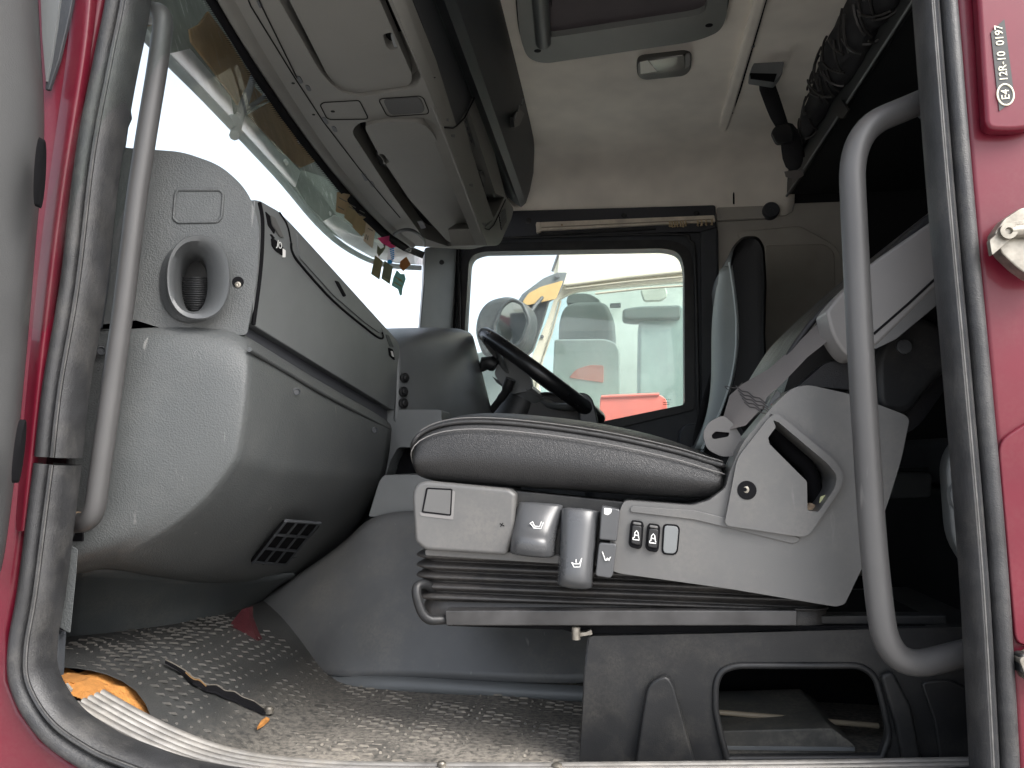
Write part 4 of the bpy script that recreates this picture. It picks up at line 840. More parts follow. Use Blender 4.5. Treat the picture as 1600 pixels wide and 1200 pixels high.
tubes('etched_mark', [[at(1037 + i * 3.2, 624 + (i % 2), YF + .026), at(1039 + i * 3.2, 624.2, YF + .026)] for i in range(4)] + [[at(1036, 629 + k * 3, YF + .026), at(1046, 628.6 + k * 3, YF + .026)] for k in range(2)], .0012, VOID, gl, n=5)
tube('frame_bead', smooth_path([at(716, 560, YF - .03), at(718, 480, YF - .03), at(716, 402, YF - .03), at(724, 384, YF - .03), at(742, 374, YF - .03), at(900, 369, YF - .03), at(1056, 366, YF - .03), at(1078, 376, YF - .03), at(1086, 400, YF - .03), at(1090, 560, YF - .03), at(1092, 700, YF - .03)], 5), .006, BLACKP, dd, 8)
plate('door_armrest', rp([(1060, 700), (1062, 672, 10), (1074, 662, 10), (1110, 660), (1110, 780), (1060, 780)], 6), onY(YF - .09), (0, .08, 0), DARKG, dd, bevel=.008)
lk = plate('lock_switch', rp([(1093, 526), (1097, 523), (1111, 524), (1112, 545), (1096, 547)], 3), onY(YF - .018), (0, .01, 0), DARKG, dd, bevel=.002)
lathe('switch_button', at(1104, 536, YF - .022), (0, -1, 0), [(.012, -.004), (.012, .002), (.008, .003), (0, .003)], BLACKP, lk, 14)
hd = thing('door_header', V(.1, 2.93, .9), "dark trim rail above the driver's window", 'trim')
plate('header_rail', rp([(690, 340), (800, 329), (1118, 320), (1120, 356), (1095, 362), (735, 374), (690, 384)], 4), onY(YF - .03), (0, .05, 0), mat('header_trim', (.028, .029, .034), .5, grain=.1, var=.1), hd, bevel=.006)
for q in ((826, 345), (975, 337), (1088, 334)): lathe('screw_cap', at(*q, YF - .03), (0, -1, 0), [(.011, -.002), (.011, .002), (.008, .004), (.003, .004), (0, .002)], BLACKP, hd, 14)
ct = thing('curtain_track', at(980, 350, YF - .05), "yellowed white curtain track above the driver's window", 'curtain track')
plate('track_rail', rp([(837, 349), (842, 347), (1116, 336), (1118, 346), (842, 360), (838, 360)], 1.5), onY(YF - .05), (0, .018, 0), WHITEP, ct, bevel=.002)
plate('track_end', rp([(838, 347), (844, 347), (845, 361), (838, 363)], 1), onY(YF - .054), (0, .022, 0), WHITEP, ct, bevel=.001)
tube('track_slot', [at(846, 355.5, YF - .0505), at(1114, 342.5, YF - .0505)], .0022, mat('track_shadow', (.30, .26, .2), .6), ct, n=6)
lathe('screw', at(878, 351.5, YF - .050), (0, -1, 0), [(.004, -.001), (.004, .001), (0, .001)], RUST, ct, 10)
for i, x in enumerate([1046, 1050, 1054, 1058, 1063, 1067, 1071, 1090, 1096, 1103, 1112]):
    y = 349 - (x - 1046) * .046
    tube('curtain_hook', [at(x, y - 3, YF - .053), at(x + 1, y + 2, YF - .056), at(x - .5, y + 4 + (i % 3), YF - .052), at(x + 1.5, y + 5 + (i % 2), YF - .05)], .0032, mat('hook_tan', (.45, .34, .2), .5), ct, n=6)
tube('black_lath', [at(842, 367, YF - .034), at(1025, 357, YF - .034)], .006, BLACKP, hd, n=6)
# far windscreen pillar and door post trims
ap2 = thing('windscreen_pillar', at(690, 450, 2.8), 'grey trimmed windscreen pillar at the far side', 'pillar')
plate('pillar_trim', rp([(664, 386), (712, 382), (722, 386), (714, 470), (708, 700), (640, 700), (655, 524), (662, 440)], 4), on3(at(660, 400, 2.72), at(655, 600, 2.74), at(720, 400, 2.94)), (-.02, .05, 0), GREYS, ap2, bevel=.008)
lathe('screw_cap', at(690, 410, 2.80), (.4, -.9, 0), [(.009, -.002), (.009, .003), (.004, .004), (0, .002)], BLACKP, ap2, 14)
tube('pillar_gap', [at(714, 390, 2.915), at(712, 470, 2.915), at(706, 560, 2.915)], .004, VOID, ap2, n=6)
dp = thing('door_post', at(1105, 500, 2.93), "dark door post trim behind the driver's window", 'pillar')
plate('post_trim', rp([(1094, 356), (1121, 352), (1124, 900), (1098, 900)], 4), onY(YF - .026), (0, .03, 0), DARKG, dp, bevel=.005)

# ------------------------------------------------------------------ driver's seat
dv = thing('driver_seat_unit', V(.4, 2.55, -.42), "tall black and grey driver's seat seen from its side", 'seat')
side = [(1186, 367), (1196, 384), (1199, 440), (1197, 520), (1200, 600), (1190, 680), (1150, 760), (1070, 760), (1098, 702), (1124, 650), (1142, 600), (1151, 550), (1152, 500), (1147, 450), (1140, 408), (1146, 382), (1162, 367)]
sideY = 2.36
prof = [at(x, y, sideY) for x, y in rp(side, 8, 3)]
cen = sum(prof, Vector()) / len(prof)
def sec(y, k, dx=0): return [Vector((cen.x + (p.x - cen.x) * k + dx, y, cen.z + (p.z - cen.z) * (1 - (1 - k) * .35))) for p in prof]
dkf = mat('driver_black', (.007, .0072, .008), .5, spec=.3, grain=.3, var=.1)
loft('backrest', [sec(sideY + .012, .72), sec(sideY, .90), sec(sideY + .012, 1.0), sec(sideY + .05, 1.02), sec(sideY + .11, .99), sec(sideY + .40, .99), sec(sideY + .46, .96), sec(sideY + .48, .8)], dkf, dv, cu=True, cap=True, ang=60)
fp = [(1141, 410), (1147, 450), (1152, 500), (1151, 550), (1142, 600), (1124, 650), (1098, 702)]
rows = []
for i, (x, y) in enumerate(fp):
    p = at(x, y, sideY); b_ = (.012, .040, .056, .052, .036, .018, .006)[i]
    rows.append([p + Vector((.01, .02, 0)), p + Vector((-.012, .05, 0)), p + Vector((-.010 - b_ * .8, .10, 0)), p + Vector((.02 - b_, .22, .005)), p + Vector((.01 - b_ * .9, .36, 0)), p + Vector((.03, .44, 0))])
loft('backrest_cover', rows, mat('driver_grey', (.20, .22, .212), .5, grain=.4, gscale=500, var=.08), dv, sub=2, solid=.006)
tube('cover_piping', smooth_path([at(x - .5, y, sideY + .012) for x, y in fp], 4), .0052, mat('piping_grey', (.42, .46, .45), .35), dv, 8)
box('seat_cushion', V(.16, 2.6, -.08), (.5, .5, .13), dkf, dv, bevel=.04, seg=4)
box('seat_base', V(.18, 2.6, -.29), (.4, .4, .25), BLACKP, dv, bevel=.02)
db = thing('driver_seat_belt', at(1095, 640, 2.72), "thin dark seat belt running down beside the driver's seat", 'seat belt')
ribbon('webbing', [at(1122, 560, 2.86), at(1108, 610, 2.82), at(1094, 660, 2.78), at(1086, 700, 2.74)], [Vector((.018, .012, .01))] * 4, BLKFAB, db)

# ------------------------------------------------------------------ steering wheel
sc_ = at(846, 588, 2.52); t1 = (at(934, 654, 2.52) - at(752, 520, 2.52)).normalized(); wn = Vector((-t1.z, 0, t1.x)).normalized()
if wn.z < 0: wn = -wn
wn = (wn + Vector((0, -.012, 0))).normalized()
ua = (t1 - wn * t1.dot(wn)).normalized(); va = wn.cross(ua); RW = .222
sw_ = thing('steering_wheel', sc_, 'black tilted steering wheel in front of the side window', 'steering wheel')
tube('rim', [sc_ + (ua * math.cos(t) + va * math.sin(t)) * RW for t in [2 * math.pi * i / 64 for i in range(64)]], .0235, mat('wheel_black', (.012, .012, .013), .3, grain=.06, gscale=900, rvar=.05), sw_, 14, closed=True)
hubc = sc_ - wn * .06
lathe('hub', hubc, wn, [(.05, -.05), (.075, -.02), (.082, .0), (.075, .012), (.05, .018), (0, .02)], GREYS, sw_, 28)
for ang_ in (35, 145, 215, 325):
    d = ua * math.cos(R(ang_)) + va * math.sin(R(ang_)); tube('spoke', smooth_path([hubc + d * .05, hubc + d * .12 + wn * .01, sc_ + d * (RW - .01)], 4), [.026] * 4 + [.02] * 4 + [.013], GREYS, sw_, 10, flatten=.5, up=va)
colm = thing('steering_column', at(880, 660, 2.5), 'dark steering column with control stalks behind the wheel', 'steering column')
cb = hubc - wn * .03
tube('column_shroud', smooth_path([cb, cb - wn * .10 + Vector((.01, 0, -.02)), cb - wn * .22 + Vector((.04, 0, -.06)), cb - wn * .34 + Vector((.06, 0, -.14))], 5), [.07, .072, .074, .076, .078, .08, .082, .085, .088, .09, .09, .09, .09, .09, .09, .09], BLACKP, colm, 16)
plate('column_cover', rp([(800, 628), (850, 610), (905, 622), (935, 650), (940, 700), (790, 700), (768, 650)], 12), onY(2.46), (0, .22, 0), BLACKP, colm, bevel=.02, seg=4)
plate('column_cap', rp([(893, 622), (898, 614), (914, 613, 10), (926, 622, 10), (934, 656), (936, 680), (906, 680), (905, 648, 4)], 6), onY(2.38), (0, .06, 0), mat('cap_dark', (.022, .025, .027), .4), colm, bevel=.010, seg=4)
tube('control_stalk', smooth_path([at(764, 646, 2.42), at(780, 626, 2.40), at(790, 612, 2.39), at(798, 592, 2.38)], 4), [.011] * 5 + [.013] * 4 + [.017] * 4, BLACKP, colm, 12)
tube('control_stalk', [at(744, 578, 2.42), at(752, 576, 2.42), at(757, 568, 2.42), at(768, 568, 2.42), at(775, 572, 2.42)], [.010, .012, .022, .024, .018], BLACKP, colm, 14)
plate('stalk_blade', [(769, 588), (784, 597), (796, 606), (790, 608), (776, 598)], onY(2.44), (0, .01, 0), DARKG, colm)
plate('cover_flank', rp([(780, 540), (786, 552), (830, 590), (832, 606, 6), (824, 612), (800, 616), (782, 600), (772, 585), (776, 570)], 5), onY(2.44), (0, .05, 0), GREYS, colm, bevel=.008)
plate('wheel_back', rp([(752, 532), (762, 534), (774, 548), (777, 562), (766, 552)], 3), onY(2.40), (0, .02, 0), BLACKP, colm, bevel=.004)

# ------------------------------------------------------------------ passenger seat
YS = 1.125
seat = thing('passenger_seat_unit', V(.1, 1.36, -.24), 'black leather passenger seat with grey side covers and levers', 'seat')
stn = [(640, 706, 712, 726), (646, 684, 693, 742), (662, 663, 675, 749), (700, 647, 662, 753), (760, 643, 659, 757), (850, 650, 667, 763), (950, 662, 682, 770), (1050, 685, 704, 777), (1110, 707, 722, 779), (1128, 716, 727, 772), (1135, 721, 731, 758)]
rows = []; pipe = []; st1 = []; st2 = []
for i, (x, yt, yp, yb) in enumerate(stn):
    e = .03 if i in (0, len(stn) - 1) else 0.0; Xp = at(x, yp, YS).x
    zt = at(x, yt, YS + .06).z; zp = at(x, yp, YS).z; zb = at(x, yb, YS).z; zm = (zp + zb) / 2
    def q(y, z): return Vector((Xp, y, z))
    rows.append([q(YS + .03 + e, zb - .004), q(YS + .006 + e, zb), q(YS - .012 + e, zb * .7 + zp * .3), q(YS - .014 + e, zm), q(YS - .006 + e, zp - .006), q(YS + e, zp), q(YS + .012 + e, zp * .55 + zt * .45), q(YS + .06 + e, zt), q(YS + .14, zt + .004), q(YS + .25, zt - .004), q(YS + .36, zt + .004), q(YS + .44 - e, zt), q(YS + .488 - e, zp), q(YS + .50 - e, zm), q(YS + .49 - e, zb), q(YS + .46 - e, zb - .004)])
    pipe.append(q(YS - .002 + e, zp)); st1.append(q(YS - .011 + e, zp - .011)); st2.append(q(YS + .006 + e, zp + .006))
cu_ = loft('seat_cushion', rows, LEATH2, seat, cu=True, cap=True, sub=2)
tube('cushion_piping', smooth_path(pipe, 6), .0034, LEATH2, cu_, 8)
def stitches(name, path, par, r=.0008, L=.006, gap=.0025, m=THREAD):
    paths = []; acc = 0.0; P = smooth_path(path, 14)
    cur = [P[0]]; d = 0
    for a_, b_ in zip(P, P[1:]):
        d += (b_ - a_).length
        cur.append(b_)
        if d > L:
            paths.append([cur[0], cur[-1]]); cur = [b_]; d = -gap; 
    paths = [p for p in paths if (p[1] - p[0]).length > .001]
    o = tubes(name, paths, r, m, par, n=5); o['kind'] = 'stuff'; return o
stitches('stitching', st1, cu_); stitches('stitching', st2, cu_)
# front side cover
fc = plate('front_cover', rp([(643, 772, 10), (650, 756, 10), (664, 751, 8), (796, 764, 6), (806, 772, 4), (803, 832, 10), (791, 868, 6), (664, 860, 8), (648, 846, 6)], 6), onY(YS - .012), (0, .05, 0), SEATP, seat, bevel=.008, seg=4)
plate('cover_cap', rp([(668, 764), (705, 766), (703, 804), (661, 799)], 2), onY(YS - .0135), (0, .004, 0), SEATP, fc, bevel=.001)
groove_ = tube('cap_gap', [at(x, y, YS - .0125) for x, y in rp([(667, 763), (706, 765), (704, 805), (660, 800)], 2)], .0012, VOID, fc, n=6, closed=True)
plate('cap_recess', rp([(655, 800), (660, 801), (703, 806), (706, 766), (711, 768), (708, 812), (658, 806)], 2), onY(YS - .0128), (0, .004, 0), SEATP2, fc)
tubes('cover_scratch', [[at(781, 818, YS - .0125), at(788, 822, YS - .0125)], [at(786, 817, YS - .0125), at(782, 823, YS - .0125)]], .0006, VOID, fc, n=5)
plate('lever_housing', rp([(780, 764), (985, 785), (968, 886), (905, 878), (790, 868)], 4), onY(YS + .012), (0, .05, 0), BLACKP, seat, bevel=.004)
plate('cover_lip', rp([(790, 862), (880, 868), (882, 882), (664, 868), (664, 858)], 3), onY(YS + .004), (0, .04, 0), SEATP, seat, bevel=.004)
# slide lever: lid and rolled front
def lever(name, rowsp, m):
    return loft(name, [[at(*q) for q in r] for r in rowsp], m, seat, solid=.004, sub=2)
l1 = lever('slide_lever', [[(812, 786, 1.135), (814, 785, 1.125), (845, 787, 1.122), (876, 789, 1.125), (879, 790, 1.135)], [(808, 800, 1.13), (810, 800, 1.115), (842, 803, 1.110), (870, 806, 1.115), (875, 807, 1.13)], [(803, 830, 1.125), (805, 830, 1.098), (835, 833, 1.094), (861, 837, 1.098), (868, 838, 1.125)], [(801, 838, 1.12), (803, 838, 1.088), (833, 841, 1.084), (860, 845, 1.088), (867, 845, 1.12)], [(800, 850, 1.12), (801, 851, 1.084), (832, 855, 1.08), (860, 859, 1.084), (866, 858, 1.12)], [(799, 863, 1.125), (800, 865, 1.094), (832, 869, 1.09), (861, 871, 1.094), (866, 868, 1.125)]], LEVER)
l2 = lever('height_lever', [[(880, 795, 1.13), (881, 794, 1.110), (908, 795, 1.106), (934, 799, 1.110), (936, 800, 1.13)], [(878, 806, 1.13), (879, 806, 1.102), (906, 807, 1.098), (931, 811, 1.102), (934, 811, 1.13)], [(876, 850, 1.13), (877, 850, 1.092), (902, 852, 1.088), (927, 854, 1.092), (930, 854, 1.13)], [(874, 895, 1.12), (875, 896, 1.080), (899, 900, 1.076), (922, 902, 1.080), (925, 901, 1.12)], [(873, 904, 1.12), (874, 906, 1.082), (898, 911, 1.078), (922, 912, 1.082), (924, 909, 1.12)], [(873, 911, 1.125), (874, 914, 1.092), (898, 919, 1.088), (921, 919, 1.092), (924, 916, 1.125)]], LEVER)
l3 = plate('tilt_lever', rp([(940, 790), (969, 796), (964, 846), (936, 843)], 4), onY(1.098), (0, .03, 0), LEVER, seat, bevel=.004)
l4 = plate('backrest_lever', rp([(936, 848), (964, 850), (958, 898), (954, 904), (930, 900)], 5), onY(1.094), (0, .03, 0), LEVER, seat, bevel=.006)
plate('lever_print', rp([(944, 794), (956, 795), (955, 801), (950, 805), (944, 803)], 1), onY(1.0975), (0, .001, 0), ICON, l3)
def icon(paths, Y, par): 
    return tubes('icon', [[at(x, y, Y) for x, y in p] for p in paths], .0007, ICON, par, n=5)
icon([[(828, 818), (832, 815), (835, 822), (843, 823), (846, 815), (849, 816), (845, 826), (834, 825), (830, 819), (828, 818)]], 1.0965, l1)
icon([[(893, 879), (897, 886), (906, 886), (909, 872), (905, 881), (897, 881), (893, 879)], [(900, 874), (900, 879)], [(899, 887), (899, 892)]], 1.0795, l2)
icon([[(941, 862), (946, 876), (952, 874), (954, 870)], [(946, 876), (949, 872), (952, 876)]], 1.0925, l4)
# main side cover
mc = plate('side_cover', rp([(972, 788, 8), (978, 782, 8), (1082, 790, 6), (1108, 782, 4), (1134, 762, 6), (1140, 738, 10), (1160, 692, 14), (1208, 634, 20), (1238, 606, 10), (1262, 601, 12), (1330, 616, 20), (1414, 648, 8), (1421, 656, 5), (1408, 720, 20), (1384, 796, 20), (1346, 890, 12), (1320, 944, 5), (1306, 948, 5), (1140, 920, 20), (968, 896, 8), (946, 888, 8), (952, 850, 10)], 8, 5), onY(YS - .016), (0, .07, 0), SEATP, seat, holes=[rp([(1206, 657), (1214, 660), (1290, 724, 6), (1306, 744, 10), (1300, 764, 6), (1276, 799, 3), (1259, 797, 3), (1258, 752, 3), (1200, 694), (1198, 684), (1210, 668)], 2)], bevel=.009, seg=4)
plate('cover_boss', rp([(1150, 716, 14), (1200, 652), (1212, 646), (1300, 718, 8), (1316, 742, 10), (1310, 764, 8), (1262, 834, 8), (1250, 838, 8), (1130, 820, 10), (1140, 770, 10)], 8, 5), onY(YS - .016), (0, -.010, 0), SEATP, mc, bevel=.008, seg=4, holes=[rp([(1206, 657), (1214, 660), (1290, 724, 6), (1306, 744, 10), (1300, 764, 6), (1276, 799, 3), (1259, 797, 3), (1258, 752, 3), (1200, 694), (1198, 684), (1210, 668)], 2)])
plate('cover_ridge', rp([(985, 790), (1085, 797), (1240, 836), (1252, 842), (1240, 850), (1085, 812), (984, 800)], 5), onY(YS - .015), (0, -.004, 0), SEATP, mc, bevel=.0035, seg=4)
plate('recess_back', [(1190, 640), (1320, 700), (1320, 810), (1240, 810)], onY(YS + .062), (0, .01, 0), VOID, mc)
tube('pivot_arm', smooth_path([at(1200, 668, YS + .045), at(1235, 706, YS + .04), at(1264, 735, YS + .04), at(1276, 790, YS + .04)], 5), .011, VOID, mc, 12)
lathe('pivot_bolt', at(1266, 794, YS + .012), (0, -1, 0), [(.007, -.006), (.007, .004), (.004, .005), (0, .004)], RUST, mc, 12)
plate('torn_label', [(1282, 776), (1291, 773), (1288, 784), (1280, 786)], onY(YS - .005), (0, .002, 0), mat('label_green', (.45, .46, .25), .7), mc)
lathe('bolt_recess', at(1167, 766, YS - .0262), (0, -1, 0), [(.0125, -.004), (.0125, .0006), (.0, .0007)], VOID, mc, 22)
lathe('cover_bolt', at(1164, 765, YS - .0272), (-.2, -1, 0), [(.0055, -.004), (.0055, -.001), (.003, .0), (.002, -.001), (0, -.001)], STEEL, mc, 14)
for i, (x0, y0) in enumerate(((983, 812), (1009, 817))):
    bt_ = plate('lumbar_button', rp([(x0 + 5, y0), (x0 + 20, y0 + 2), (x0 + 23, y0 + 7), (x0 + 20, y0 + 42), (x0 + 16, y0 + 46), (x0 + 3, y0 + 43), (x0 - 1, y0 + 38), (x0 + 2, y0 + 5)], 4), onY(YS - .018), (0, -.004, 0), VOID, mc, bevel=.002)
    plate('button_face', rp([(x0 + 5, y0 + 8), (x0 + 20, y0 + 10), (x0 + 18, y0 + 40), (x0 + 3, y0 + 37)], 4), onY(YS - .0225), (0, -.003, 0), mat('button_black', (.014, .014, .015), .3), bt_, bevel=.002)
    plate('button_lamp', rp([(x0 + 6, y0 + 3), (x0 + 19, y0 + 5), (x0 + 19, y0 + 9), (x0 + 6, y0 + 7)], 2), onY(YS - .0225), (0, -.002, 0), SEATP, bt_, bevel=.001)
    icon([[(x0 + 6, y0 + 31), (x0 + 6, y0 + 28), (x0 + 8, y0 + 28), (x0 + 9, y0 + 20), (x0 + 12, y0 + 17), (x0 + 14, y0 + 20), (x0 + 15, y0 + 29), (x0 + 16, y0 + 29), (x0 + 16, y0 + 32), (x0 + 6, y0 + 31)], [(x0 + 9, y0 + 24), (x0 + 14, y0 + 25)]], YS - .0260, bt_)
bb_ = plate('blank_button', rp([(1040, 821), (1056, 822), (1060, 826), (1057, 860), (1053, 865), (1039, 864), (1036, 860), (1038, 825)], 4), onY(YS - .0175), (0, -.0016, 0), GREYS, mc, bevel=.001)
tube('button_gap', [at(x, y, YS - .0168) for x, y in rp([(1039, 820), (1057, 821), (1061, 825), (1058, 861), (1054, 866), (1038, 865), (1035, 861), (1037, 824)], 4)], .0013, VOID, mc, n=6, closed=True)
# bellows
xa, xb = at(652, 900, YS + .02).x, at(1300, 900, YS + .02).x
def planrect(k, z, tilt=0.0):
    o = []; x0, x1, y0, y1 = xa - k, xb, YS + .022 - k, YS + .40; r = .03
    for cx, cy, a0 in ((x0 + r, y0 + r, 180), (x1 - r, y0 + r, 270), (x1 - r, y1 - r, 0), (x0 + r, y1 - r, 90)):
        for j in range(6):
            t = R(a0 + j * 18); x = cx + r * math.cos(t); y = cy + r * math.sin(t)
            if a0 == 180 and j == 0 or True: o.append(Vector((x, y, z + H + tilt * max(0, (x - xa)))))
    return o
rows = []; z = -.128
for k in range(5):
    rows += [planrect(-.010, z, -.028), planrect(.004, z - .003, -.028 + .004 * k), planrect(.009, z - .0075, -.027 + .004 * k), planrect(.004, z - .012, -.026 + .005 * k)]; z -= .0145
rows += [planrect(-.008, z, 0), planrect(-.002, z - .002), planrect(-.002, z - .022)]
loft('suspension_bellows', rows, mat('bellows_rubber', (.022, .021, .021), .45, grain=.2, gscale=500, var=.2, dust=.25, dcol=(.16, .14, .12)), seat, cu=True, ang=60, sub=1)
plate('suspension_rail', [(695, 954), (1246, 954), (1246, 978), (697, 978)], onY(YS - .002), (0, .03, 0), mat('rail_black', (.035, .034, .034), .35, var=.5, vscale=14, rvar=.1), seat, bevel=.002)
plate('suspension_rail', [(1100, 962), (1480, 962), (1480, 976), (1100, 976)], onY(YS + .03), (0, .03, 0), BLACKP, seat, bevel=.002)
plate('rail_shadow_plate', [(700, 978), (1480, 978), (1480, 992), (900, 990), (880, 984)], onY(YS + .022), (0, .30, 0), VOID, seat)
tube('release_bar', fillet([at(696, 968, YS + .01), at(662, 970, YS - .004), at(646, 914, YS - .004), at(672, 912, YS + .02), at(690, 946, YS + .06)], .022, 6), .0068, BLACKP, seat, 12)
# backrest in the shade behind the armrest
bprof = [(1215, 640), (1240, 560), (1290, 480), (1345, 425), (1440, 340), (1560, 250), (1640, 330), (1560, 480), (1500, 580), (1430, 680), (1300, 700)]
bo = [at(x, y, 1.19) for x, y in rp(bprof, 30, 4)]
c_ = sum(bo, Vector()) / len(bo)
loft('backrest', [[c_ + (p - c_) * .90 + Vector((0, .0, 0)) for p in bo], [c_ + (p - c_) * .985 + Vector((0, .004, 0)) for p in bo], [p + Vector((0, .03, 0)) for p in bo], [p + Vector((0, .44, 0)) for p in bo], [c_ + (p - c_) * .95 + Vector((0, .48, 0)) for p in bo]], LEATH, seat, cu=True, cap=True, ang=60)
tube('backrest_piping', smooth_path([at(1212, 604, 1.165), at(1232, 556, 1.165), at(1262, 512, 1.165), at(1296, 475, 1.165), at(1322, 452, 1.165), at(1345, 432, 1.17)], 5), .0045, LEATH, seat, 8)
plate('pivot_cover', rp([(1370, 640, 20), (1366, 560, 20), (1392, 508, 30), (1440, 486, 30), (1490, 520), (1490, 570), (1450, 610), (1420, 650)], 20), onY(1.165), (0, .04, 0), BLACKP, seat, bevel=.012, seg=4)
lathe('pivot_cap', at(1412, 542, 1.162), (0, -1, 0), [(.010, -.002), (.010, .003), (.006, .004), (0, .003)], DARKG, seat, 16)
plate('backrest_trim', rp([(1244, 606), (1290, 566), (1330, 560), (1335, 610), (1262, 604)], 8), onY(1.150), (0, .03, 0), LEATH, seat, bevel=.006)
# folded-up armrest
ar = plate('armrest', rp([(1291, 486, 6), (1310, 462, 20), (1362, 410, 20), (1476, 332, 4), (1560, 280), (1600, 330), (1500, 412), (1370, 540, 10), (1340, 562, 14), (1322, 556, 20), (1300, 524, 20)], 10, 5), onY(1.085), (.0, .06, 0), SEATP2, seat, bevel=.014, seg=5)
tube('armrest_seam', [at(1365, 522, 1.0846), at(1420, 474, 1.0846), at(1478, 420, 1.0846), at(1540, 366, 1.0846)], .0016, VOID, ar, n=6)
plate('armrest_base', rp([(1366, 524), (1480, 420), (1560, 350), (1560, 420), (1484, 460), (1400, 530), (1366, 546)], 3), onY(1.087), (.0, .05, 0), SEATP, ar, bevel=.006)
# seat belt of the passenger seat
pb_ = thing('passenger_seat_belt', at(1130, 690, 1.16), 'mauve grey stitched seat belt anchored beside the passenger seat', 'seat belt')
f_ = on3(at(1120, 690, 1.15), at(1290, 490, 1.16), at(1230, 600, 1.125))
web = plate('webbing', [(1290, 494), (1300, 528), (1262, 558), (1220, 602), (1199, 620), (1192, 636), (1165, 665), (1122, 676), (1128, 660), (1140, 618), (1160, 600), (1202, 576), (1246, 536)], f_, (.0, .003, 0), BELT, pb_, bevel=.001)
for k in range(5):
    x0 = 1150 + k * 3.2; y0 = 612 + k * 6.2
    tube('belt_stitch', [f_(x0 + j * 9.2, y0 - 7 + j * 4.6 + (1.6 if j % 2 else -1.6)) - Vector((0, .0012, 0)) for j in range(6)], .0009, mat('dark_thread', (.05, .045, .045), .8), web, n=5)
tube('loose_thread', smooth_path([f_(1142, 612), f_(1132, 604) - Vector((0, .004, 0)), f_(1150, 606), f_(1160, 598)], 5), .0006, MATS['dark_thread'], web, n=5)
plate('anchor_plate', rp([(1098, 678, 8), (1106, 660, 10), (1130, 648, 8), (1146, 662, 6), (1160, 684), (1156, 712), (1128, 714), (1104, 702, 10)], 8), onY(1.148), (0, .005, 0), mat('anchor_metal', (.095, .092, .09), .5, metal=.3), pb_, bevel=.0015, holes=[rp([(1112, 680), (1118, 674), (1140, 676), (1138, 682), (1118, 686), (1113, 685)], 2)])
plate('anchor_gap', [(1108, 672), (1142, 672), (1142, 690), (1108, 690)], onY(1.156), (0, .002, 0), VOID, pb_)
bk = thing('belt_buckle', at(1196, 648, 1.16), 'red release button tucked under the seat belt', 'buckle')
plate('buckle_body', rp([(1180, 672), (1196, 640), (1214, 608), (1220, 616), (1206, 652), (1188, 684)], 3), onY(1.152), (0, .02, 0), GREYS, bk, bevel=.002)
plate('release_button', rp([(1193, 654), (1206, 630), (1212, 634), (1200, 656)], 2), onY(1.149), (0, .004, 0), mat('button_red', (.6, .05, .03), .4), bk, bevel=.001)

# ------------------------------------------------------------------ black seat box with its open front
sx = thing('seat_box', V(.2, 1.3, -.42), 'black moulded seat pedestal box with a wide opening', 'pedestal')
hole_ = rp([(1118, 1070, 10), (1126, 1048, 16), (1150, 1040, 10), (1345, 1040, 16), (1368, 1056, 16), (1382, 1110, 12), (1390, 1150, 12), (1378, 1184, 3), (1136, 1186, 3), (1124, 1140, 10), (1118, 1110)], 8, 4)
plate('box_front', rp([(921, 994, 8), (1120, 990, 4), (1560, 978, 2), (1560, 1215, 2), (1140, 1215), (905, 1206, 3), (914, 1060, 10)], 4), onY(1.135), (0, .02, 0), BLACKP, sx, holes=[hole_], bevel=.006, seg=3)
rows = [[at(x, y, 1.136), at(x, y, 1.16), at(x + 6, y, 1.45)] for x, y in ((921, 994), (915, 1060), (908, 1206))]
loft('box_side', rows, BLACKP, sx, solid=.006)
plate('box_top', [(921, 994), (1560, 978), (1560, 984), (921, 1000)], onY(1.14), (0, .33, 0), BLACKP, sx, bevel=.004)
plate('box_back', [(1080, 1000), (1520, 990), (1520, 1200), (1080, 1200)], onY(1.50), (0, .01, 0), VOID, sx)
plate('box_post', rp([(992, 1190), (1004, 1110, 10), (1012, 1064, 14), (1040, 1050, 12), (1052, 1066, 14), (1064, 1110, 10), (1086, 1190)], 8), onY(1.134), (0, -.012, 0), BLACKP, sx, bevel=.010, seg=4)
plate('box_rib', rp([(1372, 1052), (1392, 1046), (1420, 1100), (1440, 1200), (1410, 1200), (1396, 1130)], 8), onY(1.134), (0, -.010, 0), BLACKP, sx, bevel=.008, seg=4)
plate('box_rib', rp([(1436, 1064), (1480, 1060), (1520, 1080), (1520, 1200), (1470, 1200), (1456, 1120)], 10), onY(1.134), (0, -.006, 0), BLACKP, sx, bevel=.005, seg=4)
tube('box_lip', [at(x, y, 1.134) for x, y in hole_], .0045, BLACKP, sx, n=8, closed=True)
lathe('box_bolt', at(900, 985, 1.13), (0, 0, 1), [(.006, -.012), (.006, .004), (.003, .006), (0, .006)], STEEL, sx, 12)
plate('bolt_tab', rp([(892, 990), (915, 988), (924, 984), (926, 992), (898, 996)], 2), onY(1.132), (0, .012, 0), STEEL, sx, bevel=.001)
tc_ = thing('tool_case', at(1230, 1180, 1.3), 'dusty grey flat case lying inside the seat box', 'case')
plate('case_body', rp([(1126, 1142), (1300, 1138), (1338, 1166, 6), (1336, 1186), (1126, 1196)], 4), onY(1.22), (0, .2, 0), mat('case_grey', (.06, .058, .052), .6, dust=.6, var=.2), tc_, bevel=.006)
plate('case_band', rp([(1126, 1166), (1336, 1168), (1336, 1174), (1126, 1172)], 1), onY(1.218), (0, .01, 0), GREYS, tc_, bevel=.001)
rd = thing('metal_rod', at(1240, 1125, 1.3), 'thin pale rods lying across the seat box opening', 'rod')
tube('rod', [at(1112, 1112, 1.27), at(1372, 1134, 1.30)], .0042, mat('rod_tan', (.30, .25, .18), .5), rd, 8)
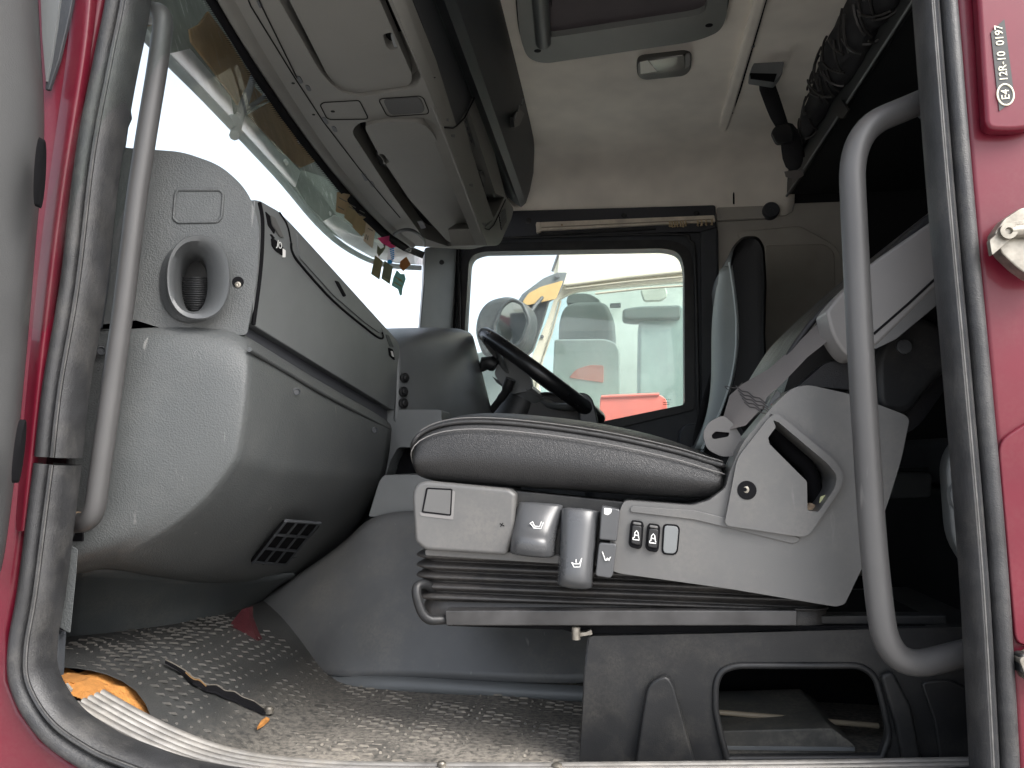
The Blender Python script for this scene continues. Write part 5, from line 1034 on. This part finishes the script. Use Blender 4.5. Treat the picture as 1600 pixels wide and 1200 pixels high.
tube('rod', [at(1112, 1136, 1.25), at(1176, 1118, 1.30)], .0038, MATS['rod_tan'], rd, 8)

# ------------------------------------------------------------------ neighbouring truck seen through the driver's window
YN = 4.30
nb = thing('neighbour_truck', V(.4, YN, -1.85), 'cream truck parked alongside, seen through the far window', 'truck')
nwin = rp([(872, 468), (895, 455, 12), (940, 450, 10), (1110, 436), (1140, 640), (1140, 700), (860, 720), (842, 600), (848, 560)], 6)
plate('cab_side', rp([(873, 388, 4), (884, 340), (1200, 300), (1240, 760), (760, 800), (800, 640), (838, 540), (858, 492), (868, 460), (862, 440)], 8), onY(YN), (0, .05, 0), CREAM, nb, holes=[nwin], bevel=.012)
plate('cab_roof', rp([(874, 388), (884, 340), (1200, 300), (1200, 410), (1065, 424), (940, 438), (884, 446), (868, 448)], 4), onY(YN - .03), (0, .04, 0), CREAM, nb, bevel=.012)
for d0, d1_, rr in (((884, 446), (1075, 424), .010), ((884, 452), (1075, 432), .006), ((930, 459), (1075, 446), .006)):
    tube('gutter_line', [at(*d0, YN - .034), at((d0[0] + d1_[0]) / 2, (d0[1] + d1_[1]) / 2 - 1.5, YN - .034), at(*d1_, YN - .034)], rr, mat('gutter_grey', (.38, .36, .28), .5), nb, 8)
tube('pillar_seam', [at(876, 470, YN - .004), at(862, 520, YN - .004), at(845, 570, YN - .004), at(828, 650, YN - .004)], .006, MATS['gutter_grey'], nb, 8)
lathe('pillar_bolt', at(847, 526, YN - .004), (0, -1, 0), [(.010, -.002), (.010, .004), (0, .004)], GREYS, nb, 10)
tube('whip_aerial', [at(863, 424, YN), at(874, 393, YN), at(882, 370, YN)], .007, GREYS, nb, 8)
plate('window_pane', [(840, 440), (1140, 430), (1140, 720), (820, 720)], onY(YN + .06), (0, .004, 0), thin_glass('neighbour_glass', (.80, .88, .85), dirt=.10), nb)
plate('corner_visor', rp([(815, 470), (826, 452), (850, 434), (872, 425), (887, 425), (878, 452), (870, 466), (824, 476)], 3), onY(YN - .12), (-.05, .12, 0), mat('visor_slate', (.15, .17, .17), .6, var=.2), nb, bevel=.006)
plate('visor_underside', rp([(816, 472), (826, 458), (845, 448), (880, 438), (874, 454), (869, 467), (824, 477)], 3), onY(YN - .126), (0, .005, 0), mat('visor_amber', (.62, .42, .17), .5, var=.1), nb, bevel=.002)
lathe('visor_stud', at(871, 431, YN - .128), (0, -1, 0), [(.014, -.002), (.012, .006), (0, .006)], GREYS, nb, 12)
mr = [(740, 520, 12), (744, 490, 16), (760, 468, 16), (792, 461, 10), (812, 468, 10), (826, 482, 10), (829, 505, 14), (818, 540, 10), (790, 560, 10), (752, 556, 10)]
plate('mirror_shell', rp(mr, 10), onY(YN - .35), (.03, .16, 0), mat('mirror_dark', (.05, .058, .06), .5, var=.25, vscale=60), nb, bevel=.03, seg=4)
plate('mirror_glass', rp([(775, 508), (786, 480, 8), (800, 470, 6), (814, 476, 6), (824, 500, 8), (814, 530), (795, 546), (776, 530)], 6), onY(YN - .356), (0, .006, 0), mat('mirror_face', (.55, .62, .62), .05, metal=1.0), nb, bevel=.004)
tube('mirror_rim', [at(x, y, YN - .358) for x, y in rp([(772, 508), (785, 478, 8), (800, 467, 6), (816, 474, 6), (827, 500, 8), (816, 533), (795, 549), (772, 533)], 6)], .008, MATS['mirror_dark'], nb, 8, closed=True)
tube('mirror_arm', [at(822, 500, YN - .25), at(836, 478, YN - .2), at(850, 462, YN - .1)], .010, MATS['mirror_dark'], nb, 10)
plate('mirror_post', rp([(826, 474), (858, 466), (846, 506), (832, 546), (818, 560), (830, 500)], 4), onY(YN - .10), (0, .06, 0), MATS['mirror_dark'], nb, bevel=.01)
plate('lower_door', rp([(700, 560), (760, 548), (820, 540), (830, 660), (700, 700)], 6), onY(YN - .1), (0, .05, 0), mat('neigh_teal', (.30, .36, .34), .4), nb, bevel=.01)
plate('cab_interior', [(896, 440), (1200, 420), (1200, 900), (850, 900)], onY(YN + 1.5), (0, .03, 0), mat('neigh_lining', (.55, .56, .52), .8), nb)
plate('cab_lamp', rp([(1000, 452), (1040, 447), (1044, 462), (1034, 470), (1006, 471)], 5), onY(YN + .5), (0, .04, 0), mat('neigh_lamp', (.62, .61, .55), .6), nb, bevel=.01)
plate('side_label', rp([(953, 474), (970, 473), (970, 481), (953, 481)], 1), onY(YN + 1.45), (0, .01, 0), DARKG, nb)
n1 = thing('neighbour_seat_unit', at(910, 600, YN + .5), 'grey seat with a red patch inside the cream truck', 'seat', 'seats of the cream truck')
gseat = mat('neigh_seat', (.11, .125, .12), .8, grain=.5, gscale=120, var=.1)
plate('backrest', rp([(872, 620), (872, 500, 20), (884, 472, 20), (946, 470, 16), (956, 490, 12), (962, 620)], 10), onY(YN + .36), (.02, .3, 0), gseat, n1, bevel=.03)
plate('headrest', rp([(884, 474), (888, 458, 10), (920, 458, 8), (938, 468, 6), (936, 476)], 5), onY(YN + .38), (0, .2, 0), gseat, n1, bevel=.02)
plate('seat_cover', rp([(860, 660), (866, 530, 4), (950, 529, 14), (968, 540, 14), (971, 660)], 8), onY(YN + .30), (0, .04, 0), mat('neigh_cover', (.46, .47, .45), .7, var=.04), n1, bevel=.014)
plate('red_patch', rp([(889, 590), (900, 577, 6), (922, 570, 8), (943, 571), (943, 598)], 3), onY(YN + .29), (0, .012, 0), mat('neigh_red', (.75, .20, .15), .7, var=.06), n1, bevel=.004)
n2 = thing('neighbour_seat_unit', at(1030, 600, YN + .9), 'pale blue grey seat farther back inside the cream truck', 'seat', 'seats of the cream truck')
plate('backrest', rp([(996, 660), (998, 500, 10), (1010, 486, 10), (1040, 478, 10), (1090, 476), (1090, 660)], 8), onY(YN + .9), (0, .3, 0), mat('neigh_blue', (.30, .36, .35), .6, var=.1), n2, bevel=.03)
plate('headrest', rp([(973, 498), (972, 482, 8), (1000, 478), (1064, 476), (1064, 498), (990, 500)], 6), onY(YN + .85), (0, .2, 0), gseat, n2, bevel=.02)
n3 = thing('red_panel', at(990, 640, YN - .02), 'red painted panel low outside the far window', 'panel')
plate('panel_sheet', rp([(938, 620), (1030, 616, 6), (1042, 624, 6), (1044, 668), (934, 676)], 3), onY(YN - .06), (0, .04, 0), mat('neigh_redp', (.70, .17, .13), .5, var=.06), n3, bevel=.006)
tube('panel_edge', [at(940, 620, YN - .064), at(1030, 616, YN - .064)], .008, MATS['neigh_redp'], n3, 8)
